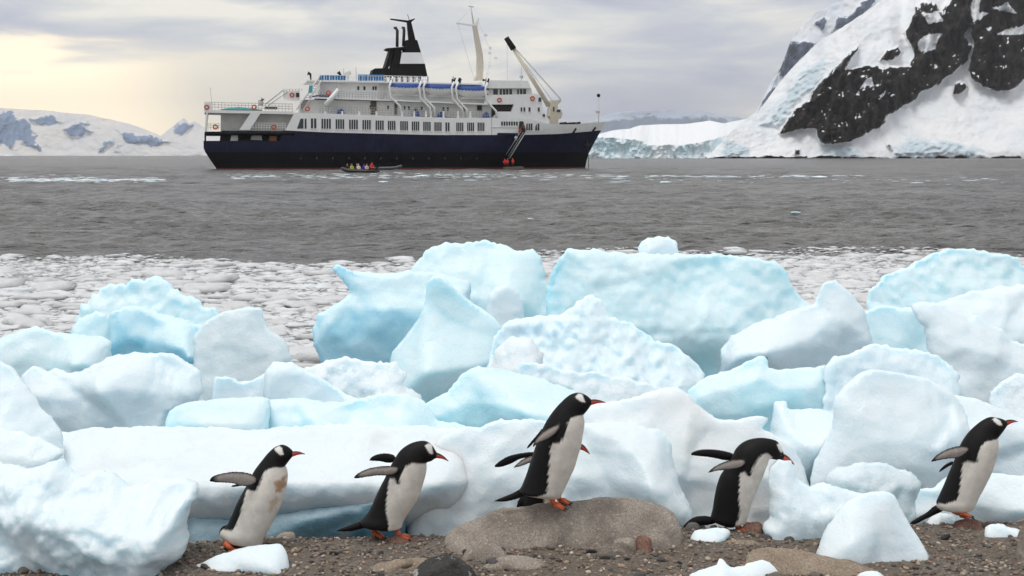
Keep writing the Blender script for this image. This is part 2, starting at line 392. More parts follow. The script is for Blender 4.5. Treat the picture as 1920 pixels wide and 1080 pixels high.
# ------------------------------------------------------------------ solids with a traced outline and real depth (ice, boulders)
def block(name, chain, D, T=0.4, Tb=0.5, R=0.34, k=0.22, rough=0.022, crumb=0.012, facets=4, seed=1, mat=None,
          vb=None, nose=0.28, uc=0.5, lumps=0.0, floor=None, corner=1, hmul=1.0, fine=1.0, scal=0.018, cell=0.34):
    """chain: outline (photo pixels) from its left foot over the top to its right foot; it is closed on the ground below.
    D: distance of the outline; the front bulges T towards the camera, the back Tb away; k leans the face back."""
    R = R * 1.6; rough = rough * 0.9; crumb = crumb * (1.9 if lumps else 1.35)
    if nose is not None: nose = min(0.62, nose * 1.55); T = T * 1.2
    rs = np.random.RandomState(seed)
    h = D * 0.0024 * hmul
    Z0 = 0.8 if D < 8.6 else max(0.0, 0.8 - (D - 8.6) * 0.4)
    def mapp(p):
        p = np.asarray(p, float); s = (p[:, 1] - HZ) / F
        Z = (CAMZ - s * (D - k * Z0)) / (1 + s * k); y = D + k * (Z - Z0)
        return np.stack([(p[:, 0] - 960) / F * y, Z], -1)
    ch = mapp(roundcorner(chain, corner)) if corner else mapp(chain)
    ch = resample(ch, h)
    # brittle edge
    dirs = np.gradient(ch, axis=0); nrm = np.stack([-dirs[:, 1], dirs[:, 0]], -1); nrm /= np.linalg.norm(nrm, axis=1)[:, None] + 1e-9
    q = np.hstack([ch, np.full((len(ch), 1), seed * 3.7)])
    w = np.clip(np.minimum(np.arange(len(ch)), np.arange(len(ch))[::-1]) / 4.0, 0, 1)
    ch = ch + nrm * (crumb * (fbm(q * 4, 2) + 1.0 * fbm(q * 13, 2) + 1.3 * np.abs(fbm(q * 30, 2))) * w)[:, None]
    if floor is None:
        zb = float(beach_z(np.array([ch[:, 0].mean()]), np.array([D]))[0]) - 0.07 if D < 10.0 else -0.3
    else: zb = mapp([(960, floor)])[0, 1]
    zb = min(zb, ch[0, 1] - 0.01, ch[-1, 1] - 0.01)
    bl = resample(np.array([[ch[-1, 0], ch[-1, 1]], [ch[-1, 0], zb], [ch[0, 0], zb], [ch[0, 0], ch[0, 1]]]), h)[1:-1]
    ring = np.vstack([ch, bl]); nr = len(ring)
    lo, hi = ring.min(0), ring.max(0)
    gx = np.arange(lo[0], hi[0], h); gz = np.arange(lo[1], hi[1], h * 0.87)
    GX, GZ = np.meshgrid(gx, gz); GX[1::2] += h / 2
    P = np.stack([GX.ravel(), GZ.ravel()], -1) + rs.uniform(-0.22, 0.22, (GX.size, 2)) * h
    dd = segdist(P, ring, np.roll(ring, -1, 0)); P = P[inpoly(P, ring) & (dd > h * 0.55)]
    verts = [Vector(p) for p in np.vstack([ring, P])]
    edges = [(i, (i + 1) % nr) for i in range(nr)]
    ov, oe, of, ovi, _, _ = delaunay_2d_cdt(verts, edges, [], 1, 1e-6)
    V2 = np.array([[p.x, p.y] for p in ov]); T3 = np.array([f for f in of if len(f) == 3])
    onring = np.array([any(j < nr for j in l) for l in ovi])
    n = len(V2)
    d = segdist(V2, ch[:-1], ch[1:])
    Xc, Zc = V2[:, 0], V2[:, 1]
    size = max(hi[0] - lo[0], 0.2); hgt = max(hi[1] - lo[1], 0.2)
    q = np.stack([Xc, Zc, np.full(n, seed * 5.13)], -1)
    dn = d * (1 + 0.5 * fbm(q * 1.8, 2))
    r = np.clip(dn / R, 0, 1)
    prof = np.sqrt(1 - (1 - r) ** 2)
    b = T * prof
    for _ in range(facets):
        ang = rs.uniform(0, 2 * math.pi); gdir = np.array([math.cos(ang), math.sin(ang)])
        cpt = np.array([rs.uniform(lo[0] + .2 * size, hi[0] - .2 * size), rs.uniform(lo[1] + .35 * hgt, hi[1] - .1 * hgt)])
        pl = T * rs.uniform(0.45, 0.85) + ((V2 - cpt) @ gdir) * rs.uniform(0.35, 0.95)
        s_ = 0.014; hh = np.clip(0.5 + 0.5 * (pl - b) / s_, 0, 1)
        b = pl * (1 - hh) + b * hh - s_ * hh * (1 - hh)
    b = np.maximum(b, 0.30 * T * prof)
    if nose is not None:
        # top at each x, from the outline
        order = np.argsort(ch[:, 0]); bx = np.linspace(lo[0], hi[0], 80); tp = np.full(80, -9.0)
        ii = np.clip(((ch[:, 0] - lo[0]) / size * 79).round().astype(int), 0, 79); np.maximum.at(tp, ii, ch[:, 1])
        ok = tp > -5; tp = np.interp(bx, bx[ok], tp[ok]); tp = np.convolve(np.pad(tp, 5, mode='edge'), np.ones(11) / 11, 'valid'); top = np.interp(Xc, bx, tp)
        zbv = mapp([(960, vb)])[0, 1] if vb else zb
        vv = np.clip((top - Zc) / np.maximum(top - zbv, 0.05), 0, 1.3)
        b = np.where(vv < nose, b * (0.06 + 0.94 * np.clip(vv / nose, 0, 1) ** 0.72), b * (1 - uc * np.clip((vv - nose) / (1 - nose), 0, 1) ** 1.3))
    edge = np.clip(d / 0.05, 0, 1)
    b = b + edge * rough * (fbm(q * 2.2, 3) * 1.6 + 0.45 * fine * fbm(q * 9, 3))
    if scal:
        # scalloped melt hollows with sharp ridges between them
        for amp_, cs in ((scal, cell * D / 9), (scal * 0.35, cell * 0.38 * D / 9)):
            ns = int(size * hgt / cs ** 2 * 1.6) + 6; sd = np.stack([rs.uniform(lo[0] - cs, hi[0] + cs, ns), rs.uniform(lo[1] - cs, hi[1] + cs, ns)], -1)
            w2 = V2 + 0.25 * cs * np.stack([fbm(q * 3 / (cs / .3), 2), fbm(q * 3 / (cs / .3) + 7, 2)], -1)
            d2 = np.full(n, 1e9)
            for s0 in sd: d2 = np.minimum(d2, ((w2 - s0) ** 2 * np.array([0.7, 1.3])).sum(1))
            b = b + edge * amp_ * (np.minimum(d2 / cs ** 2, 1.0) * 2.0 - 0.6)
    if lumps:
        b = b + edge * lumps * 0.7 * (np.abs(fbm(q * 7, 3, 0.6)) * 1.8 + 0.9 * np.abs(fbm(q * 19, 2)) - 0.5)
    yr = k * (Zc - Z0)
    q2 = q + 31.7
    bk = Tb * prof * (0.85 + 0.3 * fbm(q2 * 1.5, 2)) + edge * rough * fbm(q2 * 5, 3)
    bx0, by0 = float((lo[0] + hi[0]) / 2), D
    VF = np.stack([Xc - bx0, yr - np.where(onring, 0, b), Zc - zb], -1)
    VB = np.stack([Xc - bx0, yr + np.where(onring, 0, np.maximum(bk, 0.01)), Zc - zb], -1)
    idx = np.where(onring, np.arange(n), -1); m_ = (~onring).sum(); idx[~onring] = n + np.arange(m_)
    V = np.vstack([VF, VB[~onring]]); TB = idx[T3][:, ::-1]
    # orientation: front must face -y
    a_, b_, c_ = V2[T3[:, 0]], V2[T3[:, 1]], V2[T3[:, 2]]
    cr = (b_[:, 0] - a_[:, 0]) * (c_[:, 1] - a_[:, 1]) - (b_[:, 1] - a_[:, 1]) * (c_[:, 0] - a_[:, 0])
    if cr.mean() < 0: T3 = T3[:, ::-1]; TB = TB[:, ::-1]
    o = link(name, npmesh(name, V, np.vstack([T3, TB])), mat, loc=(bx0, by0, zb))
    return o
def ice(label, chain, D, m='white', **kw):
    seed0 = int(sum(p[0] * 7 + p[1] * 3 for p in chain)) % 211 + 1
    # blocks cut by the frame go on beyond it and round off there
    if chain[0][0] < -20:
        (bx, by), (tx, ty) = chain[0], chain[1]; w = 60 + (seed0 * 37) % 110
        chain = [(bx - w, by), (tx - w * 0.97, ty + (by - ty) * 0.55), (tx - w * 0.75, ty + (by - ty) * 0.22), (tx - w * 0.35, ty + (by - ty) * 0.04)] + chain[1:]
    if chain[-1][0] > 1940:
        (bx, by), (tx, ty) = chain[-1], chain[-2]; w = 60 + (seed0 * 53) % 120
        chain = chain[:-1] + [(tx + w * 0.35, ty + (by - ty) * 0.04), (tx + w * 0.75, ty + (by - ty) * 0.22), (tx + w * 0.97, ty + (by - ty) * 0.55), (bx + w, by)]
    kw['seed'] = seed0; smooth_ = kw.get('crumb', 0.012) <= 0.006
    kw.setdefault('corner', 1 if smooth_ else 0); kw.setdefault('scal', 0.012 if smooth_ else 0.024)
    o = block('ice_block', chain, D, mat=ICE[m], **kw)
    return tag(o, label, 'ice')

# --- nearest ice, on the gravel
ice('large white ice block with knobbly crest resting on gravel beside penguin with stained chest',
    [(-70,1090),(-70,862),(-20,872),(30,884),(58,890),(66,876),(84,868),(112,871),(128,892),(150,900),(162,890),(185,886),(207,891),(235,911),(270,917),(318,906),(364,908),(370,920),(366,936),(352,960),(347,1000),(341,1038),(316,1066),(300,1092)],
    7.4, 'white', T=0.34, Tb=0.45, R=0.2, rough=0.03, crumb=0.016, nose=0.25, uc=0.35, lumps=0.05, facets=3)
ice('low smooth wedge of white ice in front of penguin with stained chest',
    [(318,1100),(352,1068),(402,1043),(450,1028),(500,1021),(526,1020),(537,1034),(541,1060),(543,1100)], 7.42, 'white', T=0.16, Tb=0.2, R=0.14, k=0.7, rough=0.006, facets=1, crumb=0.004)
ice('smooth cone shaped white ice chunk on gravel beside tan flat boulder',
    [(1528,1050),(1534,1030),(1548,995),(1572,958),(1600,932),(1628,921),(1664,922),(1680,931),(1690,957),(1711,992),(1738,1032),(1742,1046)],
    7.55, 'white', T=0.17, Tb=0.24, R=0.2, k=0.35, rough=0.012, facets=3, crumb=0.004)
ice('rough white ice heap between stooping penguin and cone shaped ice',
    [(1434,1018),(1432,992),(1452,966),(1443,920),(1444,876),(1458,862),(1480,868),(1494,900),(1520,917),(1544,905),(1580,914),(1612,926),(1640,942),(1648,1015)],
    8.05, 'white', T=0.26, Tb=0.3, R=0.16, rough=0.03, lumps=0.025, crumb=0.014, facets=5)
ice('small flat slab of ice on gravel in front of stooping penguin',
    [(1292,1020),(1296,1004),(1306,994),(1340,990),(1364,991),(1371,999),(1362,1012),(1352,1022)], 7.92, 'white', T=0.06, Tb=0.1, R=0.05, k=0.5, rough=0.006, facets=1, crumb=0.004)
ice('small white ice fragment on gravel at the far side of leaping penguin',
    [(1846,1004),(1848,984),(1880,982),(1888,990),(1914,992),(1918,1006)], 8.05, 'white', T=0.05, Tb=0.07, R=0.04, k=0.5, rough=0.004, facets=1, crumb=0.004)
ice('jagged white ice fragment with upright spike in front of tan flat boulder',
    [(1276,1100),(1300,1072),(1344,1063),(1347,1048),(1356,1048),(1366,1062),(1384,1066),(1412,1052),(1438,1051),(1456,1068),(1480,1100)],
    7.22, 'white', T=0.12, Tb=0.16, R=0.08, k=0.5, rough=0.012, facets=3, crumb=0.005)
ice('little white ice nub at the foot of tan flat boulder',
    [(1596,1100),(1606,1078),(1630,1069),(1652,1074),(1668,1100)], 7.2, 'white', T=0.06, Tb=0.1, R=0.06, k=0.5, rough=0.006, facets=1, crumb=0.003)
ice('grey glassy ice chunk lying behind cone shaped ice',
    [(1548,930),(1556,895),(1580,878),(1620,869),(1650,867),(1690,882),(1716,895),(1722,912),(1716,940)], 8.5, 'clear', T=0.16, Tb=0.2, R=0.12, rough=0.035, lumps=0.03, crumb=0.012, facets=5)
ice('low white ice hump behind leaping penguin',
    [(1676,985),(1690,945),(1722,922),(1752,917),(1775,895),(1800,884),(1850,886),(1900,890),(1975,905),(1975,985)], 8.75, 'white', T=0.22, Tb=0.3, R=0.25, rough=0.015, facets=2)
ice('small crumbled ice patch under tail of leaping penguin',
    [(1733,986),(1744,968),(1768,962),(1790,966),(1794,984)], 8.4, 'snow', T=0.06, Tb=0.08, R=0.05, k=0.5, rough=0.01, facets=1, crumb=0.006)

# --- row of long blocks behind the penguins
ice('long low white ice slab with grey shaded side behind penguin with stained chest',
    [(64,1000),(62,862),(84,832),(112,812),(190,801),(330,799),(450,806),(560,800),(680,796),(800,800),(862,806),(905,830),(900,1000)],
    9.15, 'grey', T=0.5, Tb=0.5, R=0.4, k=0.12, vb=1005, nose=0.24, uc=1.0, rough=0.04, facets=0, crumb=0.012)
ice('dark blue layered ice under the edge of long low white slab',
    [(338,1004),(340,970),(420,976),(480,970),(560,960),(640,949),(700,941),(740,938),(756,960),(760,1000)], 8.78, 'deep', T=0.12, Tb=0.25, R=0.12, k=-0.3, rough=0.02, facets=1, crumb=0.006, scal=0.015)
ice('square ended pale ice slab lying on long low white slab',
    [(308,812),(312,776),(336,758),(400,750),(470,747),(505,748),(503,812)], 9.28, 'cyan', T=0.12, Tb=0.4, R=0.08, floor=840, rough=0.008, facets=1, crumb=0.005)
ice('rounded pale blue ice mass lying on long low white slab beside square ended slab',
    [(488,835),(494,752),(560,748),(604,756),(668,749),(720,739),(765,739),(796,752),(812,770),(819,788),(870,801),(886,835)], 9.42, 'cyan', T=0.26, Tb=0.45, R=0.2, floor=860, rough=0.03, facets=4, nose=0.3, uc=0.2)
ice('big rounded pale ice block behind penguin standing on boulder',
    [(764,1000),(768,920),(796,858),(830,816),(868,801),(905,800),(940,788),(1000,785),(1088,796),(1130,792),(1188,793),(1234,808),(1256,829),(1262,870),(1280,920),(1298,958),(1297,985),(1290,1010)],
    8.95, 'white', T=0.36, Tb=0.5, R=0.32, k=0.3, nose=0.3, uc=0.55, vb=1000, rough=0.03, facets=2, crumb=0.012)
ice('cream stained peaked ice block behind stooping penguin',
    [(1080,900),(1084,770),(1128,757),(1190,746),(1238,731),(1268,727),(1294,744),(1318,768),(1345,786),(1378,789),(1418,780),(1441,784),(1428,804),(1448,812),(1488,838),(1508,880),(1520,920),(1516,1000)],
    9.45, 'dirty', T=0.42, Tb=0.4, R=0.3, nose=0.3, uc=0.5, vb=1000, rough=0.02, facets=4, crumb=0.009)
ice('flat topped ice block with small upright horn beside big smooth hummock',
    [(1440,960),(1446,800),(1450,772),(1454,753),(1474,752),(1475,766),(1520,768),(1560,772),(1600,776),(1606,960)], 9.75, 'white', T=0.3, Tb=0.4, R=0.2, rough=0.015, facets=2, nose=0.2, uc=0.5, vb=920)
ice('big smooth white ice hummock between stooping and leaping penguins',
    [(1516,960),(1524,880),(1548,836),(1566,800),(1562,752),(1598,712),(1630,693),(1662,696),(1722,706),(1764,722),(1800,752),(1816,792),(1812,834),(1790,880),(1764,960)],
    9.35, 'white', T=0.42, Tb=0.5, R=0.3, rough=0.02, facets=6, nose=0.35, uc=0.5, vb=930, crumb=0.006)
ice('sloping white ice bank behind leaping penguin',
    [(1690,1000),(1720,736),(1800,741),(1850,753),(1884,772),(1930,790),(1985,802),(1985,1000)], 9.7, 'white', T=0.4, Tb=0.5, R=0.35, rough=0.02, facets=3, nose=0.25, uc=0.4, vb=970)
ice('crumbly white ice lump on sloping bank behind leaping penguin',
    [(1856,800),(1862,736),(1884,714),(1915,705),(1980,712),(1980,800)], 10.4, 'snow', T=0.25, Tb=0.3, R=0.18, rough=0.03, lumps=0.04, crumb=0.014, facets=3)
ice('tall white ice wall piece with smooth sloping side beside knobbly crested block',
    [(-75,900),(-75,655),(-20,668),(22,688),(46,722),(66,757),(92,782),(113,808),(118,900)], 8.75, 'white', T=0.4, Tb=0.4, R=0.3, k=0.4, rough=0.03, facets=4)
ice('low white ice shelf wedged between knobbly crested block and tall sloping piece',
    [(-75,900),(-75,797),(0,804),(40,812),(86,828),(126,846),(100,870),(90,960)], 8.3, 'white', T=0.3, Tb=0.3, R=0.25, k=0.5, rough=0.02, facets=3, nose=0.3, uc=0.6, vb=900)
ice('broad white ice block with notched top above long low slab',
    [(40,840),(42,705),(62,690),(84,698),(104,691),(128,700),(166,691),(200,669),(258,662),(318,662),(346,678),(374,696),(379,732),(370,752),(318,772),(296,840)],
    10.0, 'white', T=0.42, Tb=0.5, R=0.28, rough=0.025, facets=4, nose=0.25, uc=0.6, vb=815, crumb=0.012)
ice('small ragged white ice piece in the gap beside broad notched block',
    [(398,770),(400,706),(428,706),(446,716),(470,713),(500,699),(512,770)], 10.5, 'white', T=0.18, Tb=0.25, R=0.12, rough=0.02, facets=3, crumb=0.012)
ice('white ice ridge sloping down towards rounded pale blue mass',
    [(494,800),(496,702),(512,678),(548,680),(600,706),(646,738),(700,760),(720,800)], 10.0, 'white', T=0.26, Tb=0.35, R=0.18, rough=0.025, facets=3, crumb=0.01)
ice('crumbled white ice heap below the blue tinted shark fin block',
    [(560,800),(570,690),(606,677),(646,672),(690,679),(742,681),(766,702),(756,722),(786,742),(800,800)], 10.5, 'snow', T=0.25, Tb=0.3, R=0.2, rough=0.03, lumps=0.05, crumb=0.015, facets=3)
ice('pale domed ice block behind penguin standing on boulder, below crumbly ridge',
    [(788,850),(796,757),(840,736),(868,702),(898,688),(958,698),(1020,711),(1076,733),(1102,757),(1112,850)], 9.9, 'cyan', T=0.36, Tb=0.4, R=0.3, nose=0.3, uc=0.5, vb=820, rough=0.02, facets=3, crumb=0.01)
ice('crumbly snow capped ice ridge between domed block and peaked block',
    [(960,800),(976,682),(1040,690),(1100,702),(1180,711),(1236,726),(1256,748),(1262,800)], 10.7, 'snow', T=0.24, Tb=0.3, R=0.2, rough=0.03, lumps=0.045, crumb=0.014, facets=3)
ice('blue shaded ice block with small peak beside flat topped horned block',
    [(1284,850),(1290,732),(1328,703),(1380,691),(1424,668),(1440,669),(1441,690),(1480,692),(1530,691),(1546,684),(1552,700),(1560,850)], 10.3, 'cyan', T=0.4, Tb=0.4, R=0.28, nose=0.2, uc=0.75, vb=790, rough=0.02, facets=3, crumb=0.01)
ice('rounded pale ice lump with crumbly crest behind big smooth hummock',
    [(1546,820),(1548,692),(1568,668),(1598,664),(1622,651),(1652,649),(1722,656),(1770,675),(1796,702),(1796,820)], 10.2, 'white', T=0.3, Tb=0.4, R=0.22, rough=0.03, lumps=0.03, crumb=0.014, facets=4)

# --- larger bergs further out, afloat or grounded
ice('ledged pale blue iceberg with ragged crest beside grey glassy upright chunk',
    [(126,760),(130,622),(150,586),(184,552),(194,538),(234,536),(254,525),(272,531),(292,521),(320,540),(360,560),(404,584),(412,610),(404,760)],
    14.0, 'cyan', T=0.55, Tb=0.8, R=0.5, k=0.3, nose=0.42, uc=0.6, vb=700, rough=0.045, lumps=0.03, crumb=0.03, facets=5)
ice('sharp edged blue ice ledge in front of ledged pale blue iceberg',
    [(204,760),(203,604),(212,584),(236,575),(284,581),(332,596),(372,612),(404,622),(398,660),(378,700),(372,760)], 12.95, 'blue', T=0.32, Tb=0.5, R=0.16, k=0.1, nose=0.28, uc=0.6, vb=700, rough=0.025, crumb=0.02, facets=3)
ice('small rounded blue ice hump leaning on ledged pale blue iceberg',
    [(120,720),(134,622),(150,598),(180,584),(198,590),(206,620),(206,720)], 12.3, 'cyan', T=0.3, Tb=0.35, R=0.3, rough=0.02, facets=2)
ice('grey glassy upright ice chunk beside ledged pale blue iceberg',
    [(366,780),(362,634),(384,606),(410,586),(440,580),(472,575),(490,580),(500,614),(534,640),(545,670),(540,780)], 12.2, 'clear', T=0.4, Tb=0.5, R=0.25, k=0.25, rough=0.03, facets=6, crumb=0.012)
ice('low bluish ice shelf below ledged iceberg, beside broad notched block',
    [(-75,760),(-75,628),(-10,640),(44,620),(70,611),(100,625),(150,630),(184,628),(206,640),(210,760)], 11.6, 'cyan', T=0.36, Tb=0.4, R=0.3, rough=0.03, nose=0.3, uc=0.4, vb=720, facets=3, crumb=0.014)
ice('tall domed cyan iceberg behind the shark fin ice block',
    [(756,760),(764,530),(772,506),(800,471),(830,453),(870,456),(910,452),(948,462),(970,471),(998,467),(1016,486),(1022,520),(1040,556),(1052,760)],
    16.5, 'cyan', T=0.8, Tb=0.9, R=0.55, k=0.3, nose=0.35, uc=0.5, vb=640, rough=0.04, crumb=0.02, facets=5)
ice('scooped blue ice block with pointed horn beside the shark fin block',
    [(606,760),(606,685),(588,648),(585,620),(596,590),(638,566),(658,548),(642,524),(624,506),(632,495),(662,510),(716,513),(770,508),(830,514),(880,530),(884,760)],
    13.7, 'blue', T=0.6, Tb=0.7, R=0.42, k=0.15, nose=0.22, uc=0.85, vb=700, rough=0.025, crumb=0.01, facets=3)
ice('smooth shark fin shaped ice block with rounded upright tip',
    [(716,800),(726,672),(768,622),(790,590),(799,556),(800,526),(816,516),(834,520),(858,545),(882,566),(922,590),(948,622),(956,800)],
    12.5, 'cyan', T=0.42, Tb=0.5, R=0.4, k=0.15, rough=0.015, crumb=0.004, facets=3)
ice('white rounded ice boss on the face of tall domed cyan iceberg',
    [(908,660),(914,556),(930,538),(952,534),(972,546),(982,570),(990,660)], 14.9, 'white', T=0.3, Tb=0.6, R=0.25, rough=0.02, facets=2)
ice('huge flat topped cyan iceberg carrying a small knob',
    [(1022,780),(1026,540),(1034,506),(1046,488),(1064,467),(1100,470),(1196,476),(1272,476),(1300,479),(1400,481),(1450,491),(1476,512),(1490,546),(1522,576),(1524,780)],
    15.0, 'cyan', T=0.8, Tb=0.9, R=0.5, k=0.15, nose=0.52, uc=1.0, vb=690, rough=0.05, lumps=0.015, crumb=0.016, facets=4)
ice('small white knob of ice sitting on huge flat topped iceberg',
    [(1202,486),(1196,466),(1199,458),(1214,445),(1236,443),(1258,447),(1266,452),(1273,468),(1271,486)], 15.05, 'white', T=0.2, Tb=0.25, R=0.12, floor=500, rough=0.03, facets=6, corner=0, crumb=0.02)
ice('bumpy white ice mound with round ball top before huge flat topped iceberg',
    [(910,800),(920,662),(936,622),(950,602),(1000,596),(1056,590),(1074,576),(1088,563),(1110,557),(1130,568),(1141,596),(1182,606),(1228,640),(1268,650),(1300,676),(1320,702),(1326,800)],
    11.8, 'white', T=0.5, Tb=0.5, R=0.4, k=0.35, rough=0.045, lumps=0.07, crumb=0.014, facets=4)
ice('round lumpy white ice boulder at the foot of bumpy mound',
    [(912,760),(918,690),(936,652),(962,632),(996,636),(1016,664),(1022,760)], 11.2, 'snow', T=0.3, Tb=0.3, R=0.25, rough=0.025, lumps=0.04, crumb=0.012, facets=2)
ice('curved pale grey ice block with upright beak beside huge flat topped iceberg',
    [(1354,780),(1352,656),(1372,630),(1430,601),(1490,582),(1528,570),(1546,531),(1566,527),(1592,546),(1612,572),(1624,590),(1640,660),(1648,780)],
    12.6, 'white', T=0.5, Tb=0.55, R=0.4, k=0.1, nose=0.25, uc=0.7, vb=710, rough=0.025, facets=4, crumb=0.012)
ice('broad smooth ice face between curved beaked block and heaped shore ice',
    [(1600,760),(1610,590),(1648,572),(1720,579),(1742,620),(1752,760)], 12.9, 'cyan', T=0.35, Tb=0.5, R=0.3, rough=0.02, facets=3)
ice('stepped pale blue iceberg with broad angular top behind heaped shore ice',
    [(1618,720),(1630,546),(1660,516),(1708,499),(1740,479),(1790,465),(1850,470),(1908,484),(1913,500),(1980,512),(1980,720)],
    15.6, 'cyan', T=0.7, Tb=0.8, R=0.45, k=0.3, rough=0.05, lumps=0.03, facets=7, crumb=0.016)
ice('white ice slab with long level top above the ridged shore ice',
    [(1742,800),(1750,574),(1788,557),(1830,546),(1870,541),(1915,534),(1985,528),(1985,800)], 12.7, 'white', T=0.45, Tb=0.5, R=0.25, k=0.4, rough=0.04, facets=5, nose=0.3, uc=0.4, vb=700, crumb=0.016)
ice('ridged white shore ice with overhanging tip sloping down behind leaping penguin',
    [(1748,880),(1746,660),(1738,612),(1720,594),(1709,576),(1726,566),(1760,569),(1792,584),(1818,598),(1836,594),(1852,606),(1878,618),(1900,640),(1926,648),(1985,668),(1985,880)],
    11.7, 'white', T=0.45, Tb=0.5, R=0.24, k=0.25, rough=0.035, facets=6, nose=0.22, uc=0.5, vb=780, crumb=0.016)

# --- boulders and bigger stones on the beach
def c5(p): return [(360 + x / 3, 720 + y / 3) for x, y in p]
def c6(p): return [(820 + x / 2.842, 700 + y / 2.842) for x, y in p]
def c7(p): return [(1260 + x / 2.909, 760 + y / 2.909) for x, y in p]
def boulder(name, label, chain, D, m, **kw):
    kw.setdefault('rough', 0.012); kw.setdefault('crumb', 0.005)
    o = block(name, chain, D, mat=ROCK[m], scal=0.012, cell=0.22, nose=None, seed=len(chain) * 7 + int(D * 10), **kw)
    return tag(o, label, 'rock')
boulder('boulder', 'large rounded grey boulder with penguin standing on it',
    c6([(36,960),(40,885),(60,842),(130,802),(220,776),(290,736),(350,719),(420,721),(520,702),(600,696),(700,688),(760,680),(850,665),(940,661),(1050,670),(1150,688),(1220,714),(1272,760),(1302,820),(1310,940)]),
    7.85, 'granite', T=0.2, Tb=0.3, R=0.2, k=0.65, facets=5, rough=0.04)
boulder('boulder', 'grey rounded stone leaning on the large boulder',
    c6([(128,1020),(140,965),(180,920),(240,896),(300,905),(345,935),(372,965),(380,1020)]), 7.55, 'granite', T=0.09, Tb=0.12, R=0.1, k=0.4, facets=2)
boulder('boulder', 'pale elongated stone beside black rock',
    c6([(222,1065),(236,1030),(290,1005),(350,975),(430,966),(520,980),(575,1008),(585,1050)]), 7.38, 'pale', T=0.07, Tb=0.1, R=0.08, k=0.5, facets=2)
boulder('boulder', 'black rock speckled with white between tan stone and pale stone',
    c5([(1210,1130),(1240,1060),(1300,1000),(1370,966),(1450,960),(1520,985),(1580,1040),(1622,1130)]), 7.2, 'dark', T=0.1, Tb=0.12, R=0.1, k=0.4, facets=3)
boulder('boulder', 'low tan stone behind black speckled rock',
    c5([(930,1100),(960,1055),(1040,1015),(1140,990),(1250,975),(1340,978),(1400,1010),(1420,1100)]), 7.4, 'tan', T=0.1, Tb=0.14, R=0.1, k=0.6, facets=2)
boulder('boulder', 'flat tan boulder lying before cone shaped ice',
    c7([(392,960),(405,840),(430,800),(500,782),(600,780),(720,800),(850,825),(950,838),(1040,870),(1110,905),(1160,960)]), 7.3, 'tan', T=0.14, Tb=0.2, R=0.14, k=0.7, facets=2, rough=0.02)
boulder('boulder', 'reddish wedge stone under the foot of walking penguin',
    c5([(1070,930),(1085,880),(1130,852),(1180,846),(1250,868),(1310,885),(1330,920)]), 7.9, 'red', T=0.06, Tb=0.08, R=0.06, k=0.5, facets=3, crumb=0.004)
boulder('boulder', 'rust brown jagged rock at feet of stooping penguin',
    c7([(322,740),(335,700),(390,660),(430,632),(480,632),(498,660),(500,730)]), 8.15, 'red', T=0.08, Tb=0.1, R=0.06, k=0.4, facets=5, rough=0.02)
boulder('boulder', 'small grey stone between large boulder and stooping penguin',
    c7([(70,700),(75,660),(100,640),(140,645),(158,675),(160,700)]), 8.1, 'grey', T=0.05, Tb=0.06, R=0.05, k=0.3, facets=2)
boulder('boulder', 'flat pinkish stone under foot of leaping penguin',
    c7([(1535,650),(1545,628),(1600,620),(1670,622),(1690,650)]), 8.25, 'red', T=0.05, Tb=0.06, R=0.04, k=0.5, facets=1)
boulder('boulder', 'pinkish stone near the foot of penguin with stained chest',
    c5([(460,880),(480,845),(530,830),(575,835),(585,870)]), 8.3, 'pale', T=0.05, Tb=0.06, R=0.04, k=0.5, facets=1)
boulder('boulder', 'brown stone beyond flat tan boulder, beside small flat ice slab',
    c7([(270,790),(285,745),(340,732),(440,738),(490,760),(500,795)]), 7.85, 'tan', T=0.07, Tb=0.08, R=0.06, k=0.5, facets=2)
boulder('boulder', 'pale grey stone with dark pit before large boulder',
    c6([(930,925),(940,885),(975,876),(1030,880),(1055,890),(1060,920)]), 7.72, 'pale', T=0.04, Tb=0.05, R=0.04, k=0.4, facets=1)
boulder('boulder', 'small rust stone beside pale pitted stone',
    c6([(1052,910),(1062,872),(1100,864),(1135,880),(1142,908)]), 7.74, 'red', T=0.03, Tb=0.04, R=0.03, k=0.4, facets=2)
boulder('boulder', 'tall grey stone at the end of the gravel past leaping penguin',
    [(1906,1100),(1908,1020),(1914,992),(1940,985),(1975,1000),(1985,1100)], 7.5, 'granite', T=0.1, Tb=0.12, R=0.1, facets=2)

